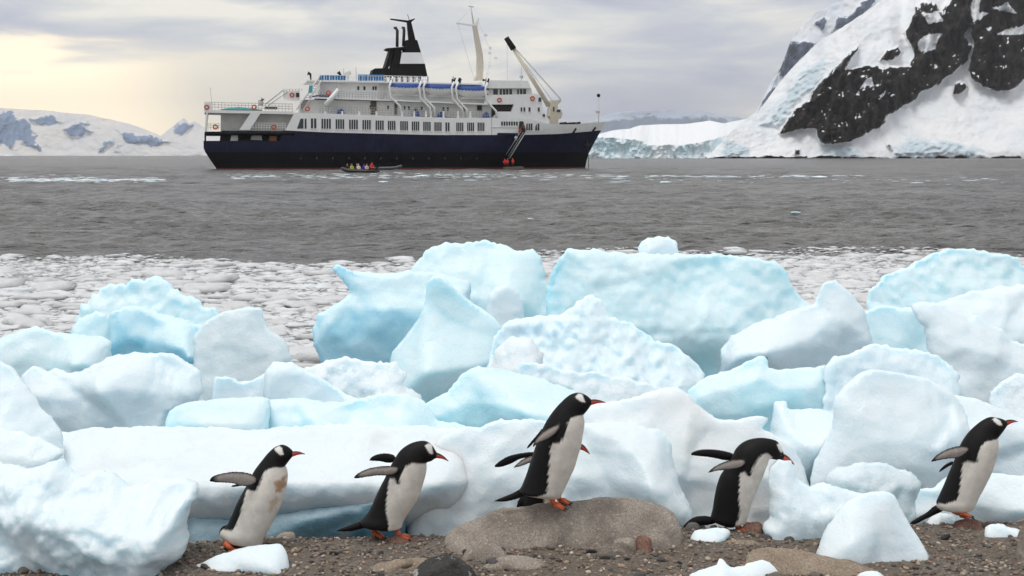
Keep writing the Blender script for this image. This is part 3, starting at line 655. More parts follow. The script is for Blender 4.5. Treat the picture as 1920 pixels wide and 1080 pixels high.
# --- gravel: loose pebbles
def ico(sub, seed):
    bm = bmesh.new(); bmesh.ops.create_icosphere(bm, subdivisions=sub, radius=1.0)
    bm.verts.ensure_lookup_table()
    V = np.array([v.co[:] for v in bm.verts]); T = np.array([[v.index for v in f.verts] for f in bm.faces]); bm.free()
    rs = np.random.RandomState(seed)
    V = V * (1 + 0.55 * fbm(V * 0.9 + rs.rand(3) * 50, 2))[:, None]
    for _ in range(3):       # broken faces
        nrm = rs.normal(size=3); nrm /= np.linalg.norm(nrm); dd = V @ nrm; c = rs.uniform(0.55, 0.85)
        V -= np.where(dd > c, dd - c, 0)[:, None] * nrm
    return V * np.array([1, rs.uniform(.7, 1), rs.uniform(.45, .75)]), T
def scatter(bases, pos, size, rng, cols=None, tilt=0.5, spin=None):
    VV, TT, CC = [], [], []; off = 0
    for i, (p, s) in enumerate(zip(pos, size)):
        V, T = bases[i % len(bases)]
        a = rng.uniform(0, 6.28) if spin is None else rng.normal(0, spin); c, sn = math.cos(a), math.sin(a); tx = rng.normal(0, tilt)
        R1 = np.array([[c, -sn, 0], [sn, c, 0], [0, 0, 1]]); R2 = np.array([[1, 0, 0], [0, math.cos(tx), -math.sin(tx)], [0, math.sin(tx), math.cos(tx)]])
        W = V @ (R1 @ R2).T * s + p
        VV.append(W); TT.append(T + off); off += len(V)
        if cols is not None: CC.append(np.repeat(cols[i][None], len(V), 0))
    return np.vstack(VV), np.vstack(TT), (np.vstack(CC) if cols is not None else None)
PALR = 1.8 * np.array([[.17,.135,.105],[.12,.098,.08],[.25,.21,.17],[.075,.068,.062],[.20,.13,.095],[.32,.28,.235],[.14,.12,.105],[.05,.047,.045],[.22,.165,.115]])
PW = np.array([.2,.2,.13,.13,.1,.06,.12,.08,.08]); PW = PW / PW.sum()
rg = np.random.RandomState(21)
N = 21000
gy = 6.4 + (8.95 - 6.4) * rg.rand(N); gx = rg.uniform(-1, 1, N) * gy * 0.62
gs = 0.0055 + 0.014 * rg.rand(N) ** 2.4
gz_ = beach_z(gx, gy) + gs * 0.25
gc = PALR[rg.choice(len(PALR), N, p=PW)] * rg.uniform(.75, 1.25, (N, 1))
VV, TT, CC = scatter([ico(1, s) for s in range(9)], np.stack([gx, gy, gz_], -1), gs, rg, gc)
me = npmesh('gravel', VV, TT); setcol(me, CC)
tag(link('gravel', me, colmat('pebble', 0.85, 120, 0.5, var=0.35)), 'brown and grey pebbles covering the beach', 'gravel', kind='stuff')
# countable stones on top of the gravel
kinds = [('grey', 'loose grey stone lying on the gravel'), ('pale', 'loose pale stone lying on the gravel'), ('red', 'loose reddish stone lying on the gravel'), ('tan', 'loose tan stone lying on the gravel'), ('dark', 'loose blackish stone lying on the gravel')]
smesh = {}
for ki, (mk, lb) in enumerate(kinds):
    for q in range(3):
        V, T = ico(2, 40 + ki * 3 + q); me = npmesh('stone', V, T); me.materials.append(ROCK[mk]); me.polygons.foreach_set('use_smooth', [True] * len(me.polygons)); smesh[ki, q] = me
fixed = [(880,1040,.035),(1200,1035,.03),(1140,1045,.05),(930,1062,.06),(1240,1050,.03),(1770,1010,.03),(1700,1062,.045),(1830,1040,.03),(700,1050,.02),(620,1010,.02),(1480,1010,.03)]
for i in range(140):
    if i < len(fixed):
        px_, py_, s = fixed[i]; y = 2.2 * F / (py_ - HZ); x = (px_ - 960) / F * y
    else:
        y = 6.9 + 1.6 * rg.rand(); x = rg.uniform(-1, 1) * y * 0.38; s = 0.014 + 0.026 * rg.rand() ** 2
    ki = int(rg.choice(5, p=[.33, .2, .15, .22, .10]))
    o = bpy.data.objects.new('stone', smesh[ki, int(rg.randint(3))]); COL.objects.link(o)
    o.location = (x, y, float(beach_z(np.array([x]), np.array([y]))[0]) + s * 0.2); o.scale = (s * 1.25, s, s); o.rotation_euler = (rg.normal(0, .2), rg.normal(0, .2), rg.uniform(0, 6.28))
    tag(o, kinds[ki][1], 'stone', 'loose %s stones on the beach' % kinds[ki][0])

# --- brash ice: floating fragments between the bergs and the open water
def brashbase(seed):
    V, T = ico(2, 200 + seed); rs = np.random.RandomState(seed)
    V = V / np.abs(V).max(0); V[:, 2] *= 0.22; V[:, 1] *= rs.uniform(.45, .8)
    V[:, 2] = np.where(V[:, 2] < -0.15, -0.15, V[:, 2])
    V += 0.10 * np.stack([gnoise(V * 2 + seed), gnoise(V * 2 + seed + 9), 0.8 * gnoise(V * 2.5 + seed + 20)], -1)
    return V, T
BB = [brashbase(s) for s in range(10)]
def front(x): return 43 + 3.0 * math.sin(x * 0.21) + 1.6 * math.sin(x * 0.55 + 1)
pos, siz = [], []
rb = np.random.RandomState(8)
cellsz = {}
for tries in range(34000):
    y = 16.9 + 31 * rb.rand() ** 0.9; x = rb.uniform(-1, 1) * y * 0.47
    f_ = front(x)
    if y > f_: 
        continue
    edge = (f_ - y)
    if float(fbm(np.array([[x / 5.5, y / 3.2, 4.4]]), 2)[0]) > 0.30: continue        # open leads
    if edge < 7 and rb.rand() > 0.25 + edge / 9: continue
    s = (0.08 + 0.62 * rb.rand() ** 2.8) * (1.0 if edge > 6 else 0.7)
    ok = True; cx, cy = int(x // 0.6), int(y // 0.6)
    for a in (-1, 0, 1):
        for b_ in (-1, 0, 1):
            for (x2, y2, s2) in cellsz.get((cx + a, cy + b_), ()):
                if (x - x2) ** 2 + (1.7 * (y - y2)) ** 2 < (0.60 * (s + s2)) ** 2: ok = False
    if not ok: continue
    cellsz.setdefault((cx, cy), []).append((x, y, s)); pos.append((x, y)); siz.append(s)
pos = np.array(pos); siz = np.array(siz)
m = NM('brash'); v = m.coord('Object'); geo = m.n('ShaderNodeNewGeometry')
c = m.ramp(m.noise(v, 2.5, 4), [(0.3, (0.66, 0.68, 0.69)), (0.6, (0.82, 0.84, 0.845))])
c = m.mix(m.maprange(geo.outputs['Random Per Island'], 0, 1, 0, 0.42), c, (0.56, 0.53, 0.51))
m.base(c); m.set(Roughness=0.4, Specular_IOR_Level=0.4); m.normal(m.bump(m.noise(v, 22, 4), 0.7, 0.03)); BRASH = m.m
app = siz / pos[:, 1] * np.where(np.abs(pos[:, 0] / pos[:, 1]) < 0.375, 1, 0); order = np.argsort(-app)
bmesh_shared = []
for V, T in BB:
    me = npmesh('brash_ice', V, T); me.materials.append(BRASH); me.polygons.foreach_set('use_smooth', [True] * len(me.polygons)); bmesh_shared.append(me)
for i in order[:300]:
    o = bpy.data.objects.new('brash_ice', bmesh_shared[int(i) % 10]); COL.objects.link(o); s = siz[i]
    o.location = (pos[i, 0], pos[i, 1], sea_z(*pos[i]) + 0.02 * s); o.scale = (s, s, s * rb.uniform(.7, 1.25)); o.rotation_euler = (rb.normal(0, .06), rb.normal(0, .06), rb.normal(0, .5))
    tag(o, 'floating whitish fragment in the field of brash ice', 'ice fragment', 'loose fragments of the brash ice field')
rest = order[300:]
P3 = np.array([[pos[i, 0], pos[i, 1], sea_z(*pos[i]) + 0.02 * siz[i]] for i in rest])
B1 = []
for s in range(8):
    V, T = ico(1, 300 + s); V = V / np.abs(V).max(0); V[:, 2] = np.clip(V[:, 2] * 0.21, -0.12, 1); V[:, 1] *= 0.6; B1.append((V, T))
nearm = P3[:, 1] < 33
VV, TT, _ = scatter(BB, P3[nearm], siz[rest][nearm], rb, None, 0.05, 0.45)
V2_, T2_, _ = scatter(B1, P3[~nearm], siz[rest][~nearm], rb, None, 0.05, 0.45)
TT = np.vstack([TT, T2_ + len(VV)]); VV = np.vstack([VV, V2_])
tag(link('brash_ice_field', npmesh('brash_ice_field', VV, TT), BRASH), 'field of small floating ice fragments behind the bergs', 'brash ice', kind='stuff')
# slush between the fragments
pp, ss = [], []
for i in range(14000):
    y = 16.9 + 29.5 * rb.rand() ** 0.8; x = rb.uniform(-1, 1) * y * 0.46
    if y > front(x) - 1.0 * rb.rand(): continue
    pp.append((x, y, sea_z(x, y) - 0.002)); ss.append(0.05 + 0.08 * rb.rand())
B0 = []
for s in range(6):
    V, T = ico(1, 400 + s); V = V / np.abs(V).max(0); V[:, 2] = np.clip(V[:, 2] * 0.3, -0.1, 1); B0.append((V, T))
VV, TT, _ = scatter(B0, np.array(pp), np.array(ss), rb, None, 0.05)
tag(link('ice_slush', npmesh('ice_slush', VV, TT), BRASH), 'fine icy slush between the brash fragments', 'slush', kind='stuff')
# thin lines of drifting ice crumbs further out, and single floes
pp, ss = [], []
for (x0, x1, row, n, jit) in ((20, 310, 338.5, 260, 1.6), (420, 1130, 331, 240, 3.0), (1130, 1620, 331, 130, 1.2), (0, 180, 334, 30, 2.0), (640, 1000, 326, 60, 2.0), (1100,1900,338,40,3)):
    for _ in range(n):
        px_ = rb.uniform(x0, x1); py_ = row + rb.normal(0, jit); y = CAMZ * F / (py_ - HZ); pp.append(((px_ - 960) / F * y, y, 0.05)); ss.append(0.10 + 0.40 * rb.rand() ** 3)
BL = [(V * np.array([2.4, 1.0, 0.7]), T) for V, T in B1]
VV, TT, _ = scatter(BL, np.array(pp), np.array(ss), rb, None, 0.03, 0.2)
tag(link('drift_ice_line', npmesh('drift_ice_line', VV, TT), ICE['snow']), 'thin lines of white drifting ice crumbs on open water', 'drift ice', kind='stuff')
for (px_, py_, w, lab) in ((720, 342, 22, 'small white floe on open water below the passenger dinghy'), (1246, 343, 26, 'small white floe on open water below the glacier front'),
                           (995, 412, 14, 'tiny lone ice bit on dark water above the tall domed iceberg'), (1491, 400, 22, 'lone flat floe on dark water above the stepped iceberg'),
                           (1540, 333, 34, 'long thin floe on open water below the black cliff')):
    y = CAMZ * F / (py_ - HZ); s = w / 2 / F * y
    o = bpy.data.objects.new('ice_floe', npmesh('ice_floe', *BB[int(px_) % 10])); COL.objects.link(o); o.data.materials.append(ICE['snow'])
    o.location = ((px_ - 960) / F * y, y, 0.05); o.scale = (s, s * .8, s * 0.7); tag(o, lab, 'ice floe')
for (px_, w, lab) in ((18, 34, 'small iceberg under the distant snowy range, largest of its row'), (152, 7, 'tiny ice speck under the middle of the distant range'), (277, 13, 'tiny iceberg under the low end of the distant range')):
    y = 5200; s = w / 2 / F * y
    o = bpy.data.objects.new('iceberg', npmesh('iceberg', *BB[int(px_) % 10])); COL.objects.link(o); o.data.materials.append(ICE['cyan'])
    o.location = ((px_ - 960) / F * y, y, 0.3); o.scale = (s, s, s * 0.8); tag(o, lab, 'iceberg')

# ------------------------------------------------------------------ mountains and glacier
def terrain(name, px0, px1, step, toppts, D, rockpolys, s_snow, s_rock, relief, mat, nrow=110, seed=1, sfun=None, wl=None, backdepth=0.25, blur=7, bluepolys=(), rampbase=True, snowpolys=()):
    pxs = np.arange(px0, px1 + step, step); top = np.interp(pxs, [p[0] for p in toppts], [p[1] for p in toppts])
    q = np.stack([pxs / 60.0, 0 * pxs, np.full_like(pxs, seed * 2.3)], -1)
    base = HZ + CAMZ * F / D + 0.4
    top = np.minimum(top + (base - top) * 0.015 * fbm(q, 5, 0.6), base - 0.5)
    v = np.linspace(0, 1, nrow)
    PY = base + (top[None] - base) * v[:, None]; PX = np.repeat(pxs[None], nrow, 0)
    flat = np.stack([PX.ravel(), PY.ravel()], -1)
    rk = np.full(len(flat), -60.0)
    wob = np.stack([flat[:, 0] / 26, flat[:, 1] / 26, np.full(len(flat), seed)], -1)
    fl2 = flat + np.stack([fbm(wob, 4), fbm(wob + 40, 4)], -1) * 7
    for poly in rockpolys: rk = np.maximum(rk, sdf(fl2, poly))
    rk = rk.reshape(PX.shape)
    r01 = np.clip(rk / 6 + 0.5, 0, 1)
    for poly in snowpolys: rk = np.minimum(rk, -sdf(fl2, poly).reshape(PX.shape))
    S = s_snow + (s_rock - s_snow) * r01
    if sfun is not None: S = sfun(PX, PY, S)
    ker = np.ones(blur) / blur
    S = np.apply_along_axis(lambda a: np.convolve(np.pad(a, blur // 2, mode='edge'), ker, 'valid'), 1, S)
    y = np.zeros_like(PX); y[0] = D
    for i in range(1, nrow):
        dz = (PY[i - 1] - PY[i]) / F * y[i - 1]; y[i] = y[i - 1] + S[i] * dz
    for _ in range(2): y = np.apply_along_axis(lambda a: np.convolve(np.pad(a, blur // 2, mode='edge'), ker, 'valid'), 1, y)
    bl = np.full(len(flat), -60.0)
    for poly in bluepolys: bl = np.maximum(bl, sdf(fl2, poly))
    bl = bl.reshape(PX.shape)
    y = y + relief(PX, PY, r01, y) * (np.clip(v[:, None] * 8, 0, 1) if rampbase else 1)
    if bluepolys: y = y - 3.5 * np.clip(bl / 6 + .5, 0, 1) * ridged(np.stack([PX.ravel() / 16, PY.ravel() / 11, np.full(PX.size, 1.1)], -1), 3).reshape(PX.shape)
    bl = np.vstack([bl, bl[-1:], bl[-1:]])
    X = (PX - 960) / F * y; Z = CAMZ - (PY - HZ) / F * y
    # far side falls away behind the crest
    yb = y[-1:] + D * backdepth; yb2 = y[-1:] + D * backdepth * 2
    X = np.vstack([X, X[-1:] * (yb / y[-1:]) , X[-1:] * (yb2 / y[-1:])]); Z = np.vstack([Z, Z[-1:] * 0.6, 0 * Z[-1:] - 5]); y = np.vstack([y, yb, yb2]); rk = np.vstack([rk, rk[-1:], rk[-1:]])
    Z[0] -= 1.5
    me = gridmesh(name, X, y, Z)
    a = me.attributes.new('rock', 'FLOAT', 'POINT'); a.data.foreach_set('value', rk.ravel().astype(np.float32))
    if bluepolys: a = me.attributes.new('blueice', 'FLOAT', 'POINT'); a.data.foreach_set('value', bl.ravel().astype(np.float32))
    return tag(link(name, me, mat), kind='structure')
def mount_mat(name, snow, snow2, rocks, sc, amp=9.0, bump=0.6, bd=3.0, blue=None):
    m = NM(name); v = m.coord('Object', rand=False)
    a = m.n('ShaderNodeAttribute', attribute_name='rock')
    n1 = m.noise(v, sc, 8, 0.68, 0.3)
    f = m.math('ADD', a.outputs['Fac'], m.math('ADD', m.math('MULTIPLY', m.math('SUBTRACT', n1, 0.5), amp * 4), m.math('MULTIPLY', m.math('SUBTRACT', m.noise(v, sc * 5, 5, 0.7), 0.5), amp * 2.4)))
    f = m.maprange(f, -0.8, 0.8, 0, 1)
    rc = m.ramp(m.noise(m.coord('Object', (1.2, 1.2, 0.5), rand=False), sc * 1.6, 7, 0.7), rocks)
    # snow caught on ledges
    geo = m.n('ShaderNodeNewGeometry'); sp = m.n('ShaderNodeSeparateXYZ'); m.l(geo.outputs['Normal'], sp.inputs[0])
    led = m.maprange(m.math('ADD', sp.outputs[2], m.math('MULTIPLY', m.noise(m.coord('Object', (0.6, 0.6, 2.0), rand=False), sc * 0.9, 9, 0.74), 1.1)), 1.40, 1.44, 0, 1)
    sn = m.ramp(m.noise(v, sc * 0.5, 6, 0.6), [(0.35, snow2), (0.6, snow)])
    if blue:
        ab = m.n('ShaderNodeAttribute', attribute_name='blueice'); fb = m.maprange(m.math('ADD', ab.outputs['Fac'], m.math('MULTIPLY', m.math('SUBTRACT', m.noise(v, sc * 1.8, 7, 0.7), 0.5), 60)), -6, 8)
        sn = m.mix(fb, sn, m.ramp(m.noise(v, sc * 4, 6, 0.7), [(0.3, blue), (0.65, (0.72, 0.80, 0.84))]))
    c = m.mix(m.math('MULTIPLY', f, m.math('SUBTRACT', 1.0, led)), sn, rc)
    m.base(c); m.set(Roughness=0.75, Specular_IOR_Level=0.2)
    m.normal(m.bump(m.noise(v, sc * 2.2, 8, 0.7), bump, bd))
    return m.m
def c3(p): return [(1100 + x / 2.3415, y / 2.3415) for x, y in p]
def c4(p): return [(x / 3.376, y / 3.376) for x, y in p]
def rel(scale, arock, asnow, seed):
    def f(PX, PY, r01, y):
        q = np.stack([PX.ravel() / scale, PY.ravel() / scale * 0.8, np.full(PX.size, seed)], -1)
        rr = ridged(q * np.array([1.4, 0.7, 1]), 5, 0.55).reshape(PX.shape); ss = fbm(q * 0.5, 4).reshape(PX.shape)
        return -arock * r01 * (rr - 0.75) - asnow * ss * (1 - 0.5 * r01) - asnow * 0.35 * (1 - r01) * fbm(q * np.array([1.5, 2.6, 1]), 4).reshape(PX.shape)
    return f
ROCKS_R = [
 c3([(850,582),(868,552),(884,528),(905,495),(925,470),(960,440),(985,430),(998,395),(1050,342),(1088,305),(1118,272),(1150,232),(1196,194),(1190,222),(1152,268),(1132,300),(1200,290),(1282,286),(1302,300),(1350,290),(1420,290),(1440,240),(1425,200),(1395,145),(1420,95),(1452,30),(1500,0),(1560,60),(1600,0),(1640,-80),(1700,-80),(1690,60),(1690,110),(1660,160),(1690,200),(1672,262),(1620,310),(1540,370),(1470,410),(1400,462),(1330,502),(1280,560),(1200,600),(1110,630),(1042,632),(1012,602),(1000,566),(950,562),(900,572)]),
 c3([(1685,100),(1720,60),(1740,-60),(1900,-200),(2400,-200),(2400,250),(2100,320),(1960,330),(1900,372),(1860,386),(1800,392),(1740,380),(1692,346),(1676,310),(1690,250),(1700,180)]),
 c3([(1604,412),(1618,362),(1640,346),(1672,382),(1640,406)]),
 c3([(1290,260),(1320,220),(1370,200),(1385,230),(1345,262)]),
 c3([(905,680),(912,660),(935,660),(925,682)]), c3([(955,690),(962,676),(978,690)]), c3([(1325,640),(1332,628),(1340,650)]),
 c3([(560,700),(560,690),(700,690),(760,684),(900,690),(1000,688),(1200,692),(1500,690),(1700,692),(1920,690),(2400,680),(2400,705),(560,705)]),
]
MR = mount_mat('mountain_near', (0.92, 0.925, 0.93), (0.82, 0.86, 0.89), [(0.30, (0.006, 0.0055, 0.0055)), (0.48, (0.015, 0.013, 0.012)), (0.62, (0.036, 0.028, 0.023)), (0.75, (0.075, 0.053, 0.040))], 0.045, 3.2, 0.7, 5.0, blue=(0.52, 0.66, 0.73))
def sf(PX, PY, S):
    # ice cliff at the shore, gentler apron above it
    near = np.clip((286 - PY) / 10, 0, 1)
    return np.where(PX > 1560, 0.25 + (S - 0.25) * near, S)
terrain('mountain', 1325, 2420, 2.6, c3([(520,694),(575,640),(600,612),(640,572),(700,520),(750,490),(790,440),(840,372),(900,300),(960,240),(1020,182),(1090,140),(1170,92),(1240,42),(1290,0),(1400,-90),(1600,-230),(1900,-380),(2500,-480),(3100,-520)]),
        1300, ROCKS_R, 1.25, 0.42, rel(44, 20, 12, 3.3), MR, nrow=190, seed=3, sfun=sf, snowpolys=[c3([(1795,152),(1870,122),(1930,98),(1930,150),(1850,160)]), c3([(1700,78),(1740,48),(1762,58),(1722,82)]), c3([(1455,190),(1500,142),(1560,150),(1530,205),(1465,235)]), c3([(1785,30),(1850,8),(1885,55),(1835,48)]), c3([(1470,60),(1540,50),(1560,90),(1500,110)]), c3([(1195,400),(1230,352),(1250,350),(1262,375),(1215,395)])],
        bluepolys=[c3([(765,550),(800,505),(850,450),(900,370),(950,310),(1040,258),(1080,275),(1000,380),(920,450),(880,500),(850,560)]), c3([(590,690),(600,620),(640,615),(700,650),(720,690)]), c3([(1340,690),(1350,640),(1420,610),(1520,620),(1640,625),(1700,660),(1760,690)]), c3([(1000,690),(1080,650),(1160,640),(1200,690)])])
m = NM('glacier_ice'); v = m.coord('Object', rand=False)
c = m.ramp(m.noise(m.coord('Object', (1, 1, 0.45), rand=False), 0.06, 7, 0.68, 0.4), [(0.3, (0.60, 0.85, 0.93)), (0.48, (0.76, 0.91, 0.95)), (0.62, (0.88, 0.94, 0.955))])
geo = m.n('ShaderNodeNewGeometry'); sp = m.n('ShaderNodeSeparateXYZ'); m.l(geo.outputs['Normal'], sp.inputs[0])
m.base(m.mix(m.maprange(sp.outputs[2], 0.35, 0.8), c, (0.87, 0.89, 0.90))); m.set(Roughness=0.6)
m.normal(m.bump(m.noise(v, 0.2, 7, 0.7), 0.6, 2.0)); GLM = m.m
CL = [(1040,254),(1085,256),(1120,256),(1160,258),(1200,262),(1220,272),(1290,270),(1330,262),(1352,256),(1380,250),(1450,250)]
def gs_(PX, PY, S):
    ct = np.interp(PX, [p[0] for p in CL], [p[1] for p in CL]) + 3 * fbm(np.stack([PX.ravel() / 9, 0 * PX.ravel(), 0 * PX.ravel() + 4], -1), 3).reshape(PX.shape)
    return np.where(PY > ct, 0.08, 7.0)
def grel(PX, PY, r01, y):
    q = np.stack([PX.ravel() / 22, PY.ravel() / 30, np.full(PX.size, 8.8)], -1)
    t = np.clip((PX - 1335) / 80, 0, 1); t = t * t * (3 - 2 * t)
    return (-4.5 * ridged(q, 4, 0.5) - 2 * ridged(q * np.array([3, .8, 1]), 3, 0.5)).reshape(PX.shape) + 14 + 170 * t
terrain('glacier', 1030, 1425, 1.5, [(1030,262),(1060,256),(1085,253),(1121,252),(1150,244),(1180,241),(1200,235),(1240,233),(1290,232),(1330,226),(1356,231),(1400,223),(1440,222)], 1300, [], 1, 1, grel, GLM, nrow=70, seed=6, sfun=gs_, backdepth=0.1, blur=3, rampbase=False)
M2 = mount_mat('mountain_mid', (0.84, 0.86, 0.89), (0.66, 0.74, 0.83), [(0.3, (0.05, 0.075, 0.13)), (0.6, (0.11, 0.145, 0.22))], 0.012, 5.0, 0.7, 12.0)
terrain('mountain', 1395, 2100, 3.0, c3([(690,560),(745,486),(770,440),(800,372),(850,300),(880,222),(890,190),(910,150),(960,100),(1010,50),(1060,30),(1100,10),(1130,0),(1260,-60),(1500,-160),(2400,-260)]), 4200,
        [c3([(885,190),(960,180),(1000,190),(955,250),(890,320),(858,342),(850,305)]), c3([(752,490),(790,420),(830,345),(825,400),(778,475)]), c3([(1082,134),(1108,85),(1160,70),(1200,15),(1260,-30),(1275,10),(1205,70),(1125,122)]), c3([(1000,100),(1050,90),(1040,130)])],
        0.8, 0.45, rel(30, 45, 30, 5.5), M2, nrow=120, seed=9)
M3 = mount_mat('mountain_far', (0.80, 0.775, 0.735), (0.68, 0.69, 0.71), [(0.3, (0.14, 0.22, 0.36)), (0.6, (0.24, 0.33, 0.48))], 0.006, 7.0, 0.6, 20.0)  # snow tinted cream: the warm glow on it is put into the colour
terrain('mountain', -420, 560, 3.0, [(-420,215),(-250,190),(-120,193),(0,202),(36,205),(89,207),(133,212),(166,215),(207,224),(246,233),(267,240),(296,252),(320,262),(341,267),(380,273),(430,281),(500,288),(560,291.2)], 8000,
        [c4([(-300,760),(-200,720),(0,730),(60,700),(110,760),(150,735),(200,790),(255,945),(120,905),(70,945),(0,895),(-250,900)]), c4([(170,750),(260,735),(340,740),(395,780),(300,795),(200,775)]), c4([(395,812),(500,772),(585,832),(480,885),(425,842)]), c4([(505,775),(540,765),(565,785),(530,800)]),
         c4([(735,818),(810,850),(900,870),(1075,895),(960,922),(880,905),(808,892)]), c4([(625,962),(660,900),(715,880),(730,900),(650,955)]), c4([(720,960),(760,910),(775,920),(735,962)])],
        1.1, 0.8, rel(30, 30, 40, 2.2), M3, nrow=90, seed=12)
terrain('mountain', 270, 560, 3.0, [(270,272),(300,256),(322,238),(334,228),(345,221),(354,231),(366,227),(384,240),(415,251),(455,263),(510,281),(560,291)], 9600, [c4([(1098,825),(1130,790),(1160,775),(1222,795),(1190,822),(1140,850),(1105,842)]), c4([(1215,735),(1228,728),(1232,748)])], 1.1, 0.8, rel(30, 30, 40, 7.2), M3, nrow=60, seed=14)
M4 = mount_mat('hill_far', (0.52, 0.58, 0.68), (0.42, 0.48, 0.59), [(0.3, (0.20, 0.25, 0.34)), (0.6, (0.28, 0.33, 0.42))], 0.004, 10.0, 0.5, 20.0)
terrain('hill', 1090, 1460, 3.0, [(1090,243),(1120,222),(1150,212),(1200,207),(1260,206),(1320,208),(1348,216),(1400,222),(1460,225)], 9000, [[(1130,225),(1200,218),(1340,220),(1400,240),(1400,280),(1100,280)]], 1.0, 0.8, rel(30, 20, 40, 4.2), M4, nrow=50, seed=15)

# ------------------------------------------------------------------ expedition ship
YAW = math.radians(12); SY0 = 289.0; SX0 = (405 - 960) / F * SY0
ship = empty('expedition_ship', (SX0, SY0, 0), YAW)
tag(ship, 'navy and white expedition ship with black funnel anchored off the glacier', 'ship')
cY, sY = math.cos(YAW), math.sin(YAW)
def S(px, py, v=0.0):
    """photo pixel -> (u along the ship, z) on the lengthwise plane v metres in from the near side"""
    ox, oy = SX0 - sY * v, SY0 + cY * v; a = (px - 960) / F
    u = (a * oy - ox) / (cY - a * sY); y = oy + u * sY
    return u, CAMZ - (py - HZ) / F * y
W_ = plain('ship_white', (0.88, 0.88, 0.855), 0.45, stain=((0.42, 0.33, 0.24), 0.35), var=0.06, scale=0.4)
WG = plain('ship_offwhite', (0.72, 0.71, 0.67), 0.55, var=0.08, scale=0.5)
NAVY = plain('ship_navy', (0.010, 0.012, 0.036), 0.5, var=0.35, scale=0.25, stain=((0.035, 0.030, 0.040), 0.6))
BLK = plain('ship_black', (0.004, 0.004, 0.006), 0.55, var=0.3, scale=0.3, stain=((0.02, 0.014, 0.011), 0.5))
for _m in (NAVY, BLK): _m.node_tree.nodes['Principled BSDF'].inputs['Specular IOR Level'].default_value = 0.18
RED_ = plain('ship_boot_red', (0.12, 0.02, 0.015), 0.6, var=0.3)
FUN = plain('funnel_black', (0.009, 0.0075, 0.007), 0.65, var=0.3); FUN.node_tree.nodes['Principled BSDF'].inputs['Specular IOR Level'].default_value = 0.2
GLS = plain('ship_glass', (0.02, 0.028, 0.032), 0.08, var=0.4)
DRK = plain('ship_interior', (0.035, 0.03, 0.028), 0.8, var=0.4)
DECK = plain('ship_deck', (0.11, 0.09, 0.07), 0.8)
BLU = plain('tarp_blue', (0.02, 0.07, 0.30), 0.6, var=0.25)
SCR = plain('windscreen_blue', (0.02, 0.20, 0.48), 0.15, var=0.25)
ORG = plain('life_orange', (0.55, 0.09, 0.03), 0.5)
CREAM = plain('crane_cream', (0.62, 0.57, 0.46), 0.5, stain=((0.3, 0.17, 0.08), 0.5))
TEAL = plain('pool_teal', (0.05, 0.42, 0.42), 0.4)
STL = plain('ship_steel', (0.42, 0.42, 0.40), 0.4)
RUST = plain('rust', (0.30, 0.12, 0.05), 0.8)
def bm_obj(name, bm, mat, parent=ship, smooth=False):
    bmesh.ops.recalc_face_normals(bm, faces=bm.faces)
    me = bpy.data.meshes.new(name); bm.to_mesh(me); bm.free()
    return link(name, me, mat, parent, smooth=smooth)
def prism_bm(bm, poly, v0, v1):
    a = [bm.verts.new((u, v0, z)) for u, z in poly]; b = [bm.verts.new((u, v1, z)) for u, z in poly]
    n = len(poly); bm.faces.new(a); bm.faces.new(b[::-1])
    for i in range(n): bm.faces.new((a[i], b[i], b[(i + 1) % n], a[(i + 1) % n]))
def prism(name, pxs, v0, v1, mat, parent=ship, vref=None):
    bm = bmesh.new(); prism_bm(bm, [S(x, y, v0 if vref is None else vref) for x, y in pxs], v0, v1)
    return bm_obj(name, bm, mat, parent)
def box_bm(bm, u0, u1, v0, v1, z0, z1):
    prism_bm(bm, [(u0, z0), (u1, z0), (u1, z1), (u0, z1)], v0, v1)
def tube_bm(bm, pts, r, seg=6):
    pts = [Vector(p) for p in pts]; rings = []
    rr = r if isinstance(r, (list, tuple)) else [r] * len(pts)
    for i, p in enumerate(pts):
        d = (pts[min(i + 1, len(pts) - 1)] - pts[max(i - 1, 0)]).normalized()
        a = d.cross(Vector((0, 0, 1)) if abs(d.z) < 0.9 else Vector((1, 0, 0))).normalized(); b = d.cross(a)
        rings.append([bm.verts.new(p + (a * math.cos(t) + b * math.sin(t)) * rr[i]) for t in [2 * math.pi * k / seg for k in range(seg)]])
    for A, B in zip(rings[:-1], rings[1:]):
        for k in range(seg): bm.faces.new((A[k], A[(k + 1) % seg], B[(k + 1) % seg], B[k]))
    bm.faces.new(rings[0]); bm.faces.new(rings[-1][::-1])
def tube(name, pts, r, mat, parent=ship, seg=6):
    bm = bmesh.new(); tube_bm(bm, pts, r, seg); return bm_obj(name, bm, mat, parent, True)
def P(px, py, v):
    u, z = S(px, py, v); return (u, v, z)

# --- hull
BEAM = 16.0; CL_ = 8.0
st = [S(x, y, CL_) for x, y in ((409, 320), (396, 302), (382.5, 281), (382, 264), (382, 240))]
bw = [S(x, y, CL_) for x, y in ((1097, 318), (1098, 306), (1105, 284), (1126, 246), (1137, 228), (1140, 222))]
def u_ends(z):
    zs = [p[1] for p in st]; us = [p[0] for p in st]; zb = [p[1] for p in bw]; ub = [p[0] for p in bw]
    return np.interp(z, zs, us), np.interp(z, zb, ub)
UMAX = u_ends(12)[1]
def halfb(u, z):
    a, b = u_ends(z); t = np.clip((u - a) / (b - a), 0, 1); up = np.clip(z / 9.0, 0, 1)
    t0 = 0.58 + 0.16 * up; p = 1.9 + 0.5 * up
    h = 1 - np.clip((t - t0) / (1 - t0), 0, 1) ** p
    h *= 0.86 + 0.14 * np.clip(t / 0.08, 0, 1) ** 0.5
    return CL_ * np.maximum(h, 0.012) * (0.93 + 0.07 * np.clip(z / 4, 0, 1))
zl = lambda px, py: S(px, py)[1]
